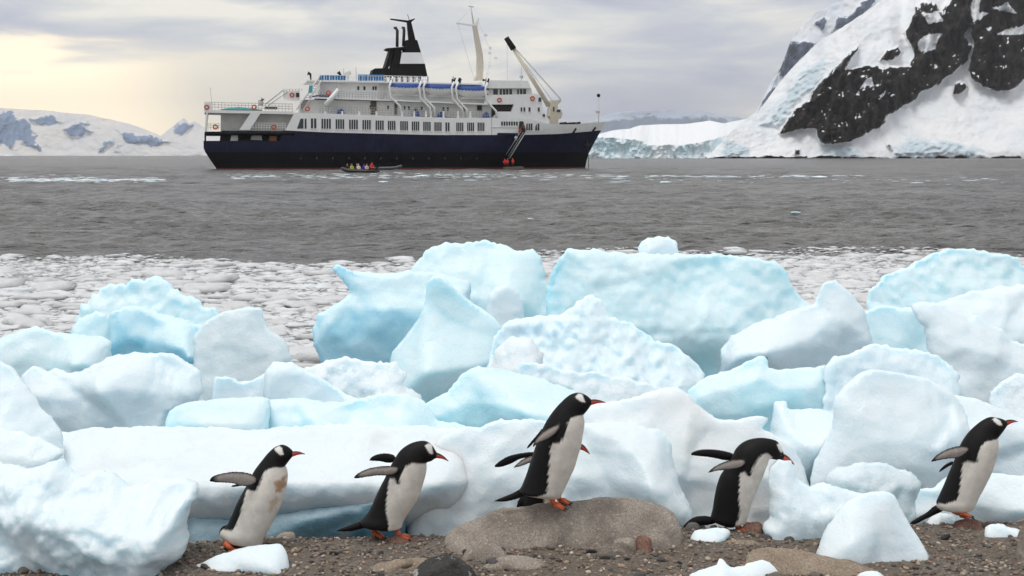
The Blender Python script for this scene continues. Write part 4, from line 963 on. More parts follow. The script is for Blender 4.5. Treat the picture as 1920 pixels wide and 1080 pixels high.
navy_top_pts = [(382,264),(526,264),(527.5,245),(620,249),(820,253),(980,253),(1050,251),(1126,245),(1140,243.5)]
NT = [S(*p) for p in navy_top_pts]; NTu = [p[0] for p in NT]; NTz = [p[1] for p in NT]
WT = [S(*p) for p in ((921,221),(985,222),(1026,231),(1050,233),(1090,232.5),(1102,230.5),(1137,228),(1142,227.7))]; WTu = [p[0] for p in WT]; WTz = [p[1] for p in WT]
Z_BAND = S(500, 285.5)[1]
def hull_strip(name, rows, mats, ua=None, ub=None, n=150, parent=ship):
    """rows: list of functions z(u); strips between them take mats"""
    V, Q, MI = [], [], []
    ts = np.linspace(0, 1, n)
    for side in (-1, 1):
        base = len(V)
        for zf in rows:
            for t in ts:
                # the end of a row depends on its height, iterate a little
                u = 40.0
                for _ in range(4):
                    z = zf(u); a, b = u_ends(z)
                    if ua is not None: a = ua
                    if ub is not None: b = ub
                    u = a + (b - a) * t
                z = zf(u); V.append((u, CL_ + side * halfb(u, z), z))
        for j in range(len(rows) - 1):
            for i in range(n - 1):
                q = [base + j * n + i, base + j * n + i + 1, base + (j + 1) * n + i + 1, base + (j + 1) * n + i]
                Q.append(q if side < 0 else q[::-1]); MI.append(mats[j][1])
    h = len(V) // 2; nr = len(rows)
    for j in range(nr - 1):      # stern and stem closed
        Q.append([h + j * n, j * n, (j + 1) * n, h + (j + 1) * n][::-1]); MI.append(mats[j][1])
        Q.append([h + j * n + n - 1, j * n + n - 1, (j + 1) * n + n - 1, h + (j + 1) * n + n - 1]); MI.append(mats[j][1])
    me = npmesh(name, np.array(V), np.array(Q), 4)
    ml = []
    for m_, k_ in mats:
        if m_ not in ml: ml.append(m_)
    o = link(name, me, ml, parent, smooth=False)
    me.polygons.foreach_set('material_index', MI)
    return o
ntop = lambda u: float(np.interp(u, NTu, NTz))
hull = hull_strip('hull', [lambda u: -1.6, lambda u: 0.32, lambda u: Z_BAND * 0.5, lambda u: Z_BAND, lambda u: Z_BAND + (ntop(u) - Z_BAND) * 0.35, lambda u: Z_BAND + (ntop(u) - Z_BAND) * 0.7, ntop],
                  [(RED_, 0), (BLK, 1), (BLK, 1), (NAVY, 2), (NAVY, 2), (NAVY, 2)], n=260)
u9 = S(921, 230)[0]
hull_strip('bow_plating', [lambda u: ntop(u) + 0.002, lambda u: 0.5 * (ntop(u) + float(np.interp(u, WTu, WTz))), lambda u: float(np.interp(u, WTu, WTz))], [(W_, 0), (W_, 0)], ua=u9, n=80)
def side_v(px, py):
    u, z = S(px, py, 0)
    for _ in range(5):
        v = CL_ - float(halfb(u, z)); u, z = S(px, py, v)
    return u, v, z
# decks inside the hull
def deck(name, px0, px1, py0, py1, mat, inset=0.3, th=0.15, vin=None):
    (u0, z0), (u1, z1) = S(px0, py0), S(px1, py1); n = 24; V = []; Q = []
    for i in range(n):
        u = u0 + (u1 - u0) * i / (n - 1); z = z0 + (z1 - z0) * i / (n - 1); hb = max(0.05, float(halfb(u, z)) - inset)
        V += [(u, CL_ - hb, z), (u, CL_ + hb, z), (u, CL_ - hb, z - th), (u, CL_ + hb, z - th)]
    for i in range(n - 1):
        a, b = 4 * i, 4 * i + 4
        Q += [(a, b, b + 1, a + 1), (a + 2, a + 3, b + 3, b + 2), (a, a + 2, b + 2, b), (a + 1, b + 1, b + 3, a + 3)]
    Q += [(0, 1, 3, 2), (4 * n - 4, 4 * n - 2, 4 * n - 1, 4 * n - 3)]
    return link(name, npmesh(name, np.array(V), np.array(Q), 4), mat, ship, smooth=False)
deck('deck', 384, 530, 266, 266, DECK, 0.1)
deck('deck', 384, 552, 246.5, 247, BLK, -0.02, 0.75)          # dark stern deck edge
deck('deck', 1020, 1132, 238, 233, DECK, 0.3)
prism('mooring_recess', [(412,265),(414,246),(530,248),(530,265)], 3.2, 12.8, DRK)
prism('winch', [(470,262),(472,254),(490,253),(492,263)], 1.2, 3.0, STL)
prism('crate', [(505,264),(506,255),(519,255),(519,264)], 1.0, 2.6, RUST)
prism('locker', [(432,264),(434,252),(446,252),(446,264)], 1.4, 3.1, WG)
# --- stern decks
prism('stern_house', [(414,245),(414,210),(552,212),(552,246)], 3.4, 12.6, WG)
prism('deck_edge', [(383,205.5),(400,206),(551,209),(551,214.2),(400,211.5),(383,211)], 0.05, 15.95, W_)
prism('stern_panel', [(383,192.5),(399,193),(399,205.2),(383,205.2)], 0.06, 0.25, W_)
for v0 in (0.06, 15.4):
    prism('brace', [(470,212),(488.5,212.5),(468,243.5),(448.5,243.5)], v0, v0 + 0.5, W_, vref=0.06)
    prism('pillar', [(386.5,211),(390,211),(386.5,244),(383.5,244)], v0, v0 + 0.5, W_, vref=0.06)
    prism('pillar', [(383.2,248),(385.6,248),(385.4,265),(383.2,265)], v0, v0 + 0.4, NAVY, vref=0.06)
prism('pool', [(413,205),(425,203),(448,200.5),(462,202),(480,204),(493,206)], 2.5, 9.0, TEAL)
tube('ensign_staff', [P(398, 205, 8), P(394, 164, 8)], 0.06, STL)
# --- long white strip with the cabin windows
strip = prism('cabin_deck', [(535,244.5),(552,211.5),(600,212.5),(840,220.7),(922,221),(922,253),(820,253.3),(620,248.6)], 0.0, BEAM, W_)
wall_parent = strip
def window(px0, px1, py0, py1, panes, v=None, parent=ship, frame=W_, gap=0.32):
    if v is None: _, v, _ = side_v((px0 + px1) / 2, (py0 + py1) / 2)
    v0 = v - 0.06
    (ua, zb), (ub, zt) = S(px0, py1, v0), S(px1, py0, v0); bm = bmesh.new()
    for i in range(panes):
        w = (ub - ua) / panes; box_bm(bm, ua + w * (i + gap / 2), ua + w * (i + 1 - gap / 2), v0, v0 + 0.2, zb, zt)
    o = bm_obj('window', bm, GLS, parent)
    bm = bmesh.new(); box_bm(bm, ua - 0.12, ub + 0.12, v0 - 0.06, v0 + 0.05, zb - 0.14, zb - 0.02)
    bm_obj('sill', bm, frame, o)
    return o
bm = bmesh.new(); prism_bm(bm, [S(x, y, -.06) for x, y in ((557,241),(563.5,222.5),(569,222.5),(569,241))], -0.06, 0.15); prism_bm(bm, [S(x, y, -.06) for x, y in ((571.3,241),(571.3,222.5),(574.6,222.5),(574.6,241))], -0.06, 0.15)
bm_obj('window', bm, GLS)
for a, b, n in ((582,594,2),(602,621,4),(628.7,646,4),(654,671.5,4),(679,695.7,4),(703.6,720,4),(726.6,742,4),(749.8,765.5,4),(771.6,786.5,4),(793,808,4),(814,828.5,4),(834.5,843.5,2),(855,869.3,4),(875.5,889.3,4),(895,908.7,4)):
    x = (a + b) / 2; t = 222.5 + (min(x, 845) - 600) * 0.030
    window(a, b, t, t + 18.6 - (x - 600) * 0.009, n)
window(939, 971.5, 228, 235.6, 7); window(986, 999, 231.5, 244.5, 3); window(1003, 1012, 231.5, 244.8, 2)
for x in range(560, 920, 30):
    u, v, z = side_v(x + 4, 297); bm = bmesh.new(); tube_bm(bm, [(u, v - 0.04, z), (u, v + 0.1, z)], 0.2, 10); bm_obj('porthole', bm, GLS)
for x, y in ((700, 265), (640, 262), (775, 268), (850, 270)):
    u, v, z = side_v(x, y); bm = bmesh.new(); tube_bm(bm, [(u, v - 0.04, z), (u, v + 0.1, z)], 0.14, 8); bm_obj('porthole', bm, GLS)
# --- promenade level, boat deck, upper house
prism('promenade_house', [(562,213),(566,187),(640,188),(922,196),(922,222),(600,213)], 2.4, 13.6, WG)
prism('boat_deck', [(592,182),(640,183.5),(730,186.5),(922,194.5),(922,197),(730,189),(640,186),(592,184.5)], 0.6, 15.4, W_)
prism('upper_house', [(598,185),(601,152),(722,154),(905,158),(912,195),(730,187)], 3.2, 12.8, W_)
prism('bridge_deck', [(575,150.5),(600,150.5),(722,152.8),(905,157),(905,159.5),(722,155.4),(600,153.3),(575,153)], 1.2, 14.8, W_)
for a, b in ((670,673.6),(681.5,685.2),(698.4,701.6),(703,706.2)): window(a, b, 161.8, 168.8, 1, 3.2, gap=0)
prism('doorway', [(710.5,155),(721,155.2),(721,185),(710.5,184.5)], 2.95, 3.3, WG, vref=2.95)
for a in (693, 726, 757, 765, 789, 830, 838, 868): window(a, a + 3.4, 197.6 + (a - 693) * .025, 204.5 + (a - 693) * .025, 1, 2.4, gap=0)
for a, b in ((695, 706), (740, 745)): prism('doorway', [(a,189),(b,189),(b,214.5),(a,214.5)], 2.2, 2.5, DECK, vref=2.2)
prism('doorway', [(895,198),(903.5,198),(903.5,208),(895,208)], 2.2, 2.5, DRK, vref=2.2)
prism('window_shade', [(580,181),(600,177),(628,178.5),(628,180.5),(600,180),(580,183)], 1.5, 3.0, BLU)
# --- bridge block forward
prism('bridge_house', [(908,196),(912,178.5),(1004,176),(1013,178.5),(1016,190),(1017.5,206),(1030,226),(1030,240),(922,240),(922,222),(931,213),(933,209.2),(959,209.2),(963.8,195.6)], 1.0, 15.0, W_)
prism('bridge_recess', [(922,195),(964,195),(959,209.5),(922,222)], 2.2, 13.8, DRK)
prism('wheelhouse', [(915,178.4),(915,165.2),(996,165.2),(1000,178.4)], 1.8, 14.2, WG)
prism('wheelhouse_roof', [(911,165.4),(913,150.5),(990,151.5),(996,165.4)], 0.8, 15.2, W_)
for a, b in ((925,933.5),(937,941),(943,947.5),(949,953),(955,960),(970,973),(975,979.5),(981,986.5)): window(a, b, 167, 177.5, 1, 1.8, gap=0)
for a, b in ((976.3,979.2),(981.6,984.8),(991,994.6),(1008.4,1012)): window(a, b, 201.3, 209.4, 1, 1.0, gap=0)
window(1009.6, 1015, 183, 191, 1, 1.0, gap=0); window(1017.5, 1022, 214, 219, 1, 1.0, gap=0)
prism('gangway_hatch', [(973,237),(974,227.5),(981,227.5),(986,244),(983,253),(973,253)], -0.1, 0.4, DRK, vref=-0.1)
prism('fender_plate', [(932,251.5),(934,249),(971,249.5),(971,253.5),(948,253.5),(947,254.5),(933,254.5)], -0.12, 0.1, NAVY, vref=-0.1)
prism('rubbing_strake', [(920,237.6),(932,237.6),(970,238.6),(970,239.6),(932,239),(920,239)], -0.12, 0.1, WG, vref=-0.1)
# --- blue windscreens, rails
def railing(name, p0, p1, py_h, v, n, rails=3, mat=STL, r=0.045):
    (x0, y0), (x1, y1) = p0, p1; bm = bmesh.new()
    for i in range(n + 1):
        t = i / n; x, y = x0 + (x1 - x0) * t, y0 + (y1 - y0) * t; tube_bm(bm, [P(x, y, v), P(x, y - py_h, v)], r, 4)
    for j in range(1, rails + 1):
        tube_bm(bm, [P(x0, y0 - py_h * j / rails, v), P(x1, y1 - py_h * j / rails, v)], r * 0.8, 4)
    return bm_obj(name, bm, mat)
for i in range(5): prism('windscreen_panel', [(598.6 + i * 10, 141.2),(608 + i * 10, 141.2 + .1),(608 + i * 10, 150.4),(598.6 + i * 10, 150.3)], 1.4, 1.5, SCR)
for i in range(5): prism('windscreen_panel', [(671.4 + i * 9.7, 139.6),(680.6 + i * 9.7, 139.8),(680.6 + i * 9.7, 151.6),(671.4 + i * 9.7, 151.4)], 1.4, 1.5, SCR)
railing('railing', (597, 150.5), (720, 152.8), 10, 1.35, 24, 1, W_)
railing('railing', (720, 152.5), (803, 154.5), 10.5, 1.35, 16, 2, W_, 0.07)
railing('railing', (384, 205.5), (548, 209), 13.5, 0.2, 26, 3)
railing('railing', (384, 204.5), (548, 208), 13.5, 15.8, 26, 3)
railing('railing', (390, 243), (450, 243.5), 11, 0.3, 12, 3); railing('railing', (470, 243.5), (535, 244), 13, 0.3, 13, 3, W_)
railing('railing', (600, 212.5), (920, 220.7), 13, 0.25, 60, 3)
railing('railing', (592, 182), (730, 186.5), 12, 0.8, 26, 3)
railing('railing', (1062, 233), (1136, 228.5), 3.2, 7.0, 12, 1, W_)
for a, b in ((600,152),(632,183)): pass
for x in (608, 640, 672, 704, 752, 775, 797, 806, 830, 857, 880): prism('rail_stanchion', [(x,221.4 if x > 830 else 213 + (x-600)*.034),(x + 3.6,221.4 if x > 830 else 213 + (x-600)*.034),(x + 3.6,208.5),(x,208.5)], 0.15, 0.3, W_, vref=0.15)
# stairs and truss at the after end
for dv in (1.2, 2.4):
    tube('stair_rail', [P(556, 206, dv), P(600, 142, dv)], 0.16, WG)
    tube('stair_rail', [P(569, 206, dv), P(603, 150, dv)], 0.16, WG)
bm = bmesh.new()
for i in range(14):
    t = i / 13; (u, z) = S(560 + 38 * t, 204 - 56 * t, 1.2); box_bm(bm, u - 0.3, u + 0.9, 1.25, 2.35, z - .06, z)
bm_obj('stair_tread', bm, STL)
tube('derrick', [P(497, 196, 3), P(531, 169, 3)], 0.13, STL); tube('derrick', [P(503, 198, 3), P(540, 172, 3)], 0.10, STL)
prism('after_platform', [(531,169.5),(562,169.5),(562,187),(545,187),(531,184)], 3, 9, W_); railing('railing', (531, 171), (566, 171), 4, 3.0, 6, 1)
prism('vent', [(555,174),(561,174),(561,182),(555,182)], 2.8, 3.05, DRK, vref=2.8)
prism('tarpaulin', [(578,174),(580,160),(586,160),(586,173)], 0.9, 1.2, TEAL)
tube('searchlight', [P(489, 198, 2), P(489, 190, 2), P(493, 185, 2)], [0.5, 0.6, 0.5], STL, seg=8)
prism('deck_box', [(496,204.5),(497,200),(520,200.5),(520,205)], 1.0, 2.5, DRK)
# boom at the after promenade
tube('boat_boom', [P(612, 198, 0.4), P(634, 167, 0.4)], [0.75, 0.35], W_, seg=8)
for x, y in ((637, 206), (640, 207)): pass
for x, y, w, h in ((632,208,14,9),(776,212,11,12),(822,214,14,11),(907,215,11,11)): prism('covered_winch', [(x,y+h/2+1),(x+1,y),(x+w/2,y-h/2),(x+w-2,y-h/4),(x+w,y+h/2+1)], 0.6, 2.0, BLU)
def ring_bm(px, py, v, r0=0.42, r1=0.13, name='life_ring', mat=ORG):
    u, z = S(px, py, v); bm = bmesh.new(); pts = []
    n, k = 16, 6; rings = []
    for i in range(n):
        a = 2 * math.pi * i / n; c = Vector((u + math.cos(a) * r0, v, z + math.sin(a) * r0))
        rings.append([bm.verts.new(c + Vector((math.cos(a) * math.cos(b), math.sin(b), math.sin(a) * math.cos(b))) * r1) for b in [2 * math.pi * j / k for j in range(k)]])
    for i in range(n):
        A, B = rings[i], rings[(i + 1) % n]
        for j in range(k): bm.faces.new((A[j], A[(j + 1) % k], B[(j + 1) % k], B[j]))
    return bm_obj(name, bm, mat, smooth=True)
for x, y, v in ((547.5,178,2.85),(616,174,0.75),(936.5,187.5,0.9),(998.5,184.5,0.9),(476.5,201,0.12),(576.5,204,0.15),(387.5,201,0.0),(404,238,0.2),(513.5,238,0.2)): ring_bm(x, y, v)
# --- funnel
fun = prism('funnel', [(697.8,138),(699.8,130),(704,128),(746.7,128),(749.6,119.6),(796.8,119.6),(801.5,142.5),(701,142.5)], 5.2, 10.8, FUN)
prism('funnel_band', [(753.6,98.4),(789.6,98.4),(796.6,119.4),(749.8,119.4)], 5.25, 10.75, W_, fun)
prism('funnel_top', [(753.8,98.2),(757.5,97),(763,88),(762,75),(782.4,75),(789.4,98.2)], 5.3, 10.7, FUN, fun)
prism('funnel_strut', [(740.6,93),(753.6,91),(749.6,119.4),(744.7,128.2),(734.5,128.2)], 5.3, 10.7, FUN, fun)
prism('funnel_strut', [(732.6,93),(739,93),(730.4,123),(728,128.2),(721.5,128.2)], 5.3, 10.7, FUN, fun)
prism('funnel_platform', [(724.3,90.3),(763,87.2),(763,91.3),(730.4,93.2)], 5.1, 10.9, FUN, fun)
PIPE = plain('exhaust_pipe', (0.05, 0.035, 0.028), 0.6, var=0.4)
for pts in (((738.5,53),(742,52),(745,57.5),(744.6,88)), ((753.5,52),(757,52),(757.6,58),(756.3,87))):
    tube('exhaust_pipe', [P(x, y, 8) for x, y in pts], [0.3, 0.33, 0.33, 0.33], PIPE, fun, 8)
prism('funnel_mast', [(764,40.4),(771,40.4),(779.3,75.2),(767,75.2)], 7.2, 8.8, FUN, fun)
prism('funnel_yard', [(732.4,34.6),(765,38.3),(778.3,34.3),(778,36),(771,41.6),(763,41.6),(732.4,36.4)], 7.5, 8.5, FUN, fun)
tube('aerial', [P(764, 27, 8), P(767.4, 38, 8)], 0.06, FUN, fun)
bm = bmesh.new()
for i in range(7):
    u, z = S(724 + i * 11, 152, 5.5); box_bm(bm, u, u + 0.2, 5.5, 10.5, z, z + 1.3)
bm_obj('funnel_post', bm, WG, fun)
# --- main mast
mast = prism('main_mast', [(889.5,151),(895,139),(895.3,104),(890.5,69),(887.3,48),(894,47),(898.6,69),(904.8,98),(907,120),(905.6,150)], 7.3, 8.7, CREAM)
prism('yard', [(856,42),(889,46),(893,40),(897.5,33),(899,34.5),(896,48.5),(887,48.8),(856,44)], 7.6, 8.4, W_, mast)
tube('pole', [P(888, 47, 8), P(881.5, 3, 8)], [0.22, 0.08], WG, mast)
tube('stay', [P(858, 44, 8), P(889, 148, 8)], 0.03, STL, mast); tube('stay', [P(858, 43, 8), P(884, 14, 8)], 0.025, STL, mast)
tube('radar_scanner', [P(878, 11, 7.4), P(888, 13, 7.4)], 0.18, WG, mast)
for i, (x, y) in enumerate(((910.5,66),(919,90),(918,99.5),(929.5,109),(918.5,124),(913,139))):
    prism('signal_flag', [(x-3,y-2.5),(x+3,y-2),(x+2.5,y+3),(x-2.5,y+2)], 7.9, 7.96, W_, mast)
tube('flag_halyard', [P(897, 40, 8), P(921, 100, 8), P(912, 150, 8)], 0.02, STL, mast)
for x, y0 in ((849, 151), (862, 150), (907, 151)):
    tube('cowl_vent', [P(x, y0 + 8, 6), P(x, y0 + 1, 6), P(x + 1.2, y0 - 2, 6)], [0.25, 0.3, 0.42], FUN, seg=8)
tube('aerial', [P(645, 152, 5), P(644, 128, 5)], 0.06, STL); tube('aerial', [P(668, 151, 5), P(667.5, 126, 5)], 0.07, STL)
bm = bmesh.new(); bmesh.ops.create_uvsphere(bm, u_segments=12, v_segments=8, radius=0.75, matrix=Matrix.Translation(P(652, 137.5, 5))); tube_bm(bm, [P(652, 151, 5), P(652, 140, 5)], 0.3, 6); bm_obj('radar_dome', bm, WG, smooth=True)
bm = bmesh.new(); bmesh.ops.create_uvsphere(bm, u_segments=10, v_segments=6, radius=0.45, matrix=Matrix.Translation(P(977.5, 144, 5))); tube_bm(bm, [P(977.5, 152, 5), P(977.5, 126, 5)], 0.07, 6); bm_obj('radar_dome', bm, STL, smooth=True)
tube('searchlight', [P(577, 137.5, 4), P(582, 139, 4), P(583, 150, 4)], [0.45, 0.25, 0.12], FUN, seg=8); tube('searchlight', [P(634, 135, 4), P(638, 140, 4), P(639, 151, 4)], [0.4, 0.25, 0.12], FUN, seg=8)
# --- crane on the foredeck
cr = prism('crane_house', [(1031,233),(1033,221),(1030,217),(1031,207),(1034,196),(1035,188),(1044,188),(1052,186),(1053,190),(1046,196),(1046,204),(1052,205),(1055,214),(1052,222),(1047,224),(1047,236),(1033,236)], 6.6, 9.4, CREAM)
prism('crane_window', [(1037,201),(1039.5,200),(1039.5,209),(1037,209)], 6.5, 6.62, GLS, cr, 6.5); prism('crane_window', [(1044,206),(1051,206),(1050,210),(1044,210)], 6.5, 6.62, GLS, cr, 6.5)
tube('crane_boom', [P(1029, 199, 8), P(962, 90, 8)], [0.55, 0.42], CREAM, cr, 6)
tube('boom_tip', [P(963, 92, 8), P(949, 70.5, 8)], [0.72, 0.6], FUN, cr, 6)
for a, b in (((961,86),(1051,187)),((966,95),(1036,189)),((957,80),(1052,186))): tube('crane_cable', [P(*a, 8), P(*b, 8)], 0.05, STL, cr, 4)
tube('crane_cable', [P(951, 74, 8), P(951, 150, 8)], 0.03, STL, cr, 4)
for x0, x1, y in ((1056,1064,231.5),(1066,1080,232),(1084,1090,231)): prism('windlass', [(x0,y+3),(x0+1,y-2.5),(x1-2,y-3),(x1,y+3)], 6, 10, DRK)
tube('jackstaff', [P(1122.5, 230, 8), P(1123.5, 171, 8)], 0.08, WG)
bm = bmesh.new(); bmesh.ops.create_uvsphere(bm, u_segments=12, v_segments=8, radius=0.42, matrix=Matrix.Translation(P(1122.3, 179, 8))); bm_obj('anchor_ball', bm, FUN, smooth=True)
prism('mast_light', [(1118.5,208),(1125.5,208),(1125,212),(1119.5,212)], 7.6, 8.4, CREAM)
for a in ((1074,249.5,1080,240.5),(1110,247.3,1116.5,238.5)):
    u0, v0, z0 = side_v(a[0], a[1]); u1, v1, z1 = side_v(a[2], a[3]); tube('freeing_port', [(u0, v0 - 0.02, z0), (u1, v1 - 0.02, z1)], 0.28, DRK, seg=5)
u0, v0, z0 = side_v(1101, 266); bm = bmesh.new()
tube_bm(bm, [(u0 - .2, v0 - 0.1, z0 + 1.1), (u0, v0 - 0.12, z0 - 0.9)], 0.22); tube_bm(bm, [(u0 - .9, v0 - .05, z0 - 0.3), (u0, v0 - .15, z0 - 1.0), (u0 + .9, v0 - .05, z0 - .4)], 0.22); bm_obj('anchor', bm, DRK)
tube('anchor_chain', [P(1102, 272, 6.5), P(1104, 318, 6.2)], 0.07, DRK)
# --- davits
for x in (733, 789, 797, 850, 858, 913):
    y = 150 + (x - 733) * 0.02; k = (x - 733) * 0.03
    tube('davit', [P(x + 1, y + 1, 0.5), P(x - 3, y + 12, 0.3), P(x - 1, y + 33, 0.35), P(x + 9, y + 41 + k, 0.35), P(x + 17, y + 49 + k, 0.35), P(x + 18.5, 216 + k, 0.35)], 0.24, W_, seg=6)
    tube('davit_head', [P(x + 1, y + 2, 0.5), P(x + 3.5, y - 6, 1.0)], 0.2, FUN if x in (850, 858, 913) else W_)
# --- gangway
for dv, nm in ((-0.35, 'gangway_rail'), (-1.35, 'gangway_rail')):
    tube(nm, [P(985, 249, dv), P(956, 296, dv)], 0.10, STL); tube(nm, [P(976, 247, dv), P(949, 290, dv)], 0.05, STL); tube(nm, [P(981, 248, dv), P(953, 293, dv)], 0.04, STL)
bm = bmesh.new()
for i in range(18):
    t = i / 17; u, z = S(982 - 28 * t, 251 + 46 * t, -0.8); box_bm(bm, u - 0.2, u + 0.2, -1.35, -0.3, z - 0.05, z)
bm_obj('gangway_tread', bm, STL)
prism('gangway_platform', [(946,313.5),(979,312),(980,316.5),(946,317)], -3.2, -0.2, plain('platform_wood', (0.16, 0.12, 0.09), 0.8), vref=-2)

# --- lifeboats (hang from the davits)
def loft_boat(name, Lh, Wd, H, mat, cover=None, sheer=0.12, n=26, k=9):
    V, Q = [], []
    for i in range(n):
        t = i / (n - 1) * 2 - 1; w = Wd / 2 * max(0.03, (1 - abs(t) ** 2.6)) ** 0.75; d = H * (1 - 0.45 * abs(t) ** 3)
        for j in range(k):
            a = math.pi * j / (k - 1); V.append((t * Lh / 2, -w * math.cos(a), H - d * math.sin(a) ** 0.8 + sheer * H * t * t))
    for i in range(n - 1):
        for j in range(k - 1): Q.append((i * k + j, (i + 1) * k + j, (i + 1) * k + j + 1, i * k + j + 1))
    return npmesh(name, np.array(V), np.array(Q), 4)
def cover_mesh(Lh, Wd, H, rise, n=26, k=9):
    V, Q = [], []
    for i in range(n):
        t = i / (n - 1) * 2 - 1; w = (Wd / 2 + 0.1) * max(0.03, (1 - abs(t) ** 2.6)) ** 0.75; skirt = 0.35 + 0.28 * abs(math.sin(i * 1.25))
        for j in range(k):
            a = math.pi * j / (k - 1); z = H + rise * math.sin(a) * (1 - 0.5 * t * t) + 0.12 * H * t * t
            if j in (0, k - 1): z -= skirt
            V.append((t * (Lh / 2 + 0.05), -w * math.cos(a), z))
    for i in range(n - 1):
        for j in range(k - 1): Q.append((i * k + j, i * k + j + 1, (i + 1) * k + j + 1, (i + 1) * k + j))
    return npmesh('cover', np.array(V), np.array(Q), 4)
for (x0, x1, yt, yb, lab) in ((730, 794, 157.5, 178, 'white lifeboat under blue cover hung next to the funnel'), (796, 855, 159.5, 180, 'white lifeboat under blue cover hung between two others'), (857, 916.5, 163, 184, 'white lifeboat under blue cover hung next to the bridge')):
    (ua, zb), (ub, zt) = S(x0, yb, 1.6), S(x1, yt, 1.6); Lh = ub - ua; H = zt - zb
    w0 = ship.matrix_basis @ Vector(((ua + ub) / 2, 1.6, zb))
    e = empty('lifeboat', w0, YAW); tag(e, lab, 'lifeboat', 'lifeboats along the boat deck')
    link('boat_hull', loft_boat('boat_hull', Lh, 2.7, H * 0.86, W_), W_, e)
    link('cover', cover_mesh(Lh, 2.7, H * 0.86, 0.45), BLU, e)
    bm = bmesh.new(); box_bm(bm, -Lh * .38, Lh * .38, -0.06, 0.06, -0.12, 0.16); bm_obj('keel', bm, W_, e)
    for s in (-.4, .4):
        bm = bmesh.new(); tube_bm(bm, [(Lh * s, 0, H * .85), (Lh * s, -0.4, H * 1.75)], 0.09, 6); bm_obj('fall_block', bm, BLU, e)

# ------------------------------------------------------------------ fusing parts of a body into one skin
def fuse(name, V, T, C, voxel, mat, parent=None, loc=(0, 0, 0), smooth_it=2, nface=3):
    src = npmesh(name + '_src', V, T, nface); o = bpy.data.objects.new(name + '_src', src); COL.objects.link(o)
    md = o.modifiers.new('r', 'REMESH'); md.mode = 'VOXEL'; md.voxel_size = voxel
    sm = o.modifiers.new('s', 'SMOOTH'); sm.iterations = smooth_it; sm.factor = 0.5
    dg = bpy.context.evaluated_depsgraph_get(); me = bpy.data.meshes.new_from_object(o.evaluated_get(dg))
    kd = kdtree.KDTree(len(V))
    for i, p in enumerate(V): kd.insert(p, i)
    kd.balance()
    n = len(me.vertices); co = np.zeros(n * 3, np.float32); me.vertices.foreach_get('co', co); co = co.reshape(-1, 3)
    CC = np.zeros((n, 3))
    for i in range(n):
        hits = kd.find_n(co[i], 2); w = [1 / (h[2] + 1e-5) for h in hits]; CC[i] = sum(C[h[1]] * w_ for h, w_ in zip(hits, w)) / sum(w)
    bpy.data.objects.remove(o); bpy.data.meshes.remove(src)
    me.name = name
    for a in list(me.color_attributes): me.color_attributes.remove(a)
    setcol(me, CC); me.materials.clear()
    return link(name, me, mat, parent, loc)
def capsule(a, b, r0, r1, col, seg=12, rings=5):
    a = np.array(a, float); b = np.array(b, float); d = b - a; l = np.linalg.norm(d) + 1e-9; d = d / l
    s = np.cross(d, [0, 0, 1.0] if abs(d[2]) < .9 else [1.0, 0, 0]); s /= np.linalg.norm(s); t = np.cross(d, s)
    prof = [(-r0 * math.cos(x), r0 * math.sin(x)) for x in np.linspace(0.05, math.pi / 2, rings)] + [(l + r1 * math.sin(x), r1 * math.cos(x)) for x in np.linspace(0, math.pi / 2 - .05, rings)]
    V = []; Q = []
    for h, r in prof:
        for k in range(seg):
            an = 2 * math.pi * k / seg; V.append(a + d * h + (s * math.cos(an) + t * math.sin(an)) * r)
    n = len(prof)
    for i in range(n - 1):
        for k in range(seg):
            p0, p1, p2, p3 = i * seg + k, i * seg + (k + 1) % seg, (i + 1) * seg + (k + 1) % seg, (i + 1) * seg + k
            Q += [(p0, p1, p2), (p0, p2, p3)]
    for k in range(1, seg - 1): Q += [(0, k + 1, k), ((n - 1) * seg, (n - 1) * seg + k, (n - 1) * seg + k + 1)]
    return np.array(V), np.array(Q), np.repeat(np.array([col], float), len(V), 0)
def merge(parts):
    V, T, C, off = [], [], [], 0
    for v, t, c in parts:
        V.append(v); T.append(t + off); C.append(c); off += len(v)
    return np.vstack(V), np.vstack(T), np.vstack(C)
CLOTH = colmat('clothing', 0.8, 12, 0.1)
def person(label, pos, pose, coat, hat, legs=(0.02, 0.02, 0.025), face=0.0, group=None):
    skin = (0.42, 0.24, 0.17)
    if pose == 'stand': hip, kn, ft, sh = 0.88, [(0.12, .02, .48), (-.12, .05, .48)], [(0.13, 0, .05), (-.13, 0.02, .05)], 1.42
    else: hip, kn, ft, sh = 0.45, [(0.14, -.42, .48), (-.14, -.42, .48)], [(0.14, -.46, .06), (-.14, -.46, .06)], 1.0
    pr = [capsule((0, 0, hip), (0, 0.0, sh - 0.12), .19, .22, coat), capsule((0, 0, sh), (0, 0, sh + .12), .08, .08, skin),
          capsule((0, -.01, sh + .2), (0, -.01, sh + .27), .105, .105, skin), capsule((0, .015, sh + .26), (0, .02, sh + .32), .12, .105, hat)]
    for s, k_, f_ in ((1, kn[0], ft[0]), (-1, kn[1], ft[1])):
        pr += [capsule((s * .11, 0, hip), k_, .115, .085, legs), capsule(k_, f_, .08, .06, legs), capsule(f_, (f_[0], f_[1] - .16, f_[2]), .06, .05, (.015, .015, .015)),
               capsule((s * .22, 0, sh - .05), (s * .3, -.08, sh - .34), .085, .07, coat), capsule((s * .3, -.08, sh - .34), (s * .2, -.3, sh - .42), .065, .05, coat), capsule((s * .2, -.32, sh - .42), (s * .17, -.38, sh - .42), .05, .045, skin)]
    V, T, C = merge(pr); o = fuse('person', V, T, C, 0.04, CLOTH, None, pos, 1); o.rotation_euler = (0, 0, face)
    return tag(o, label, 'person', group)

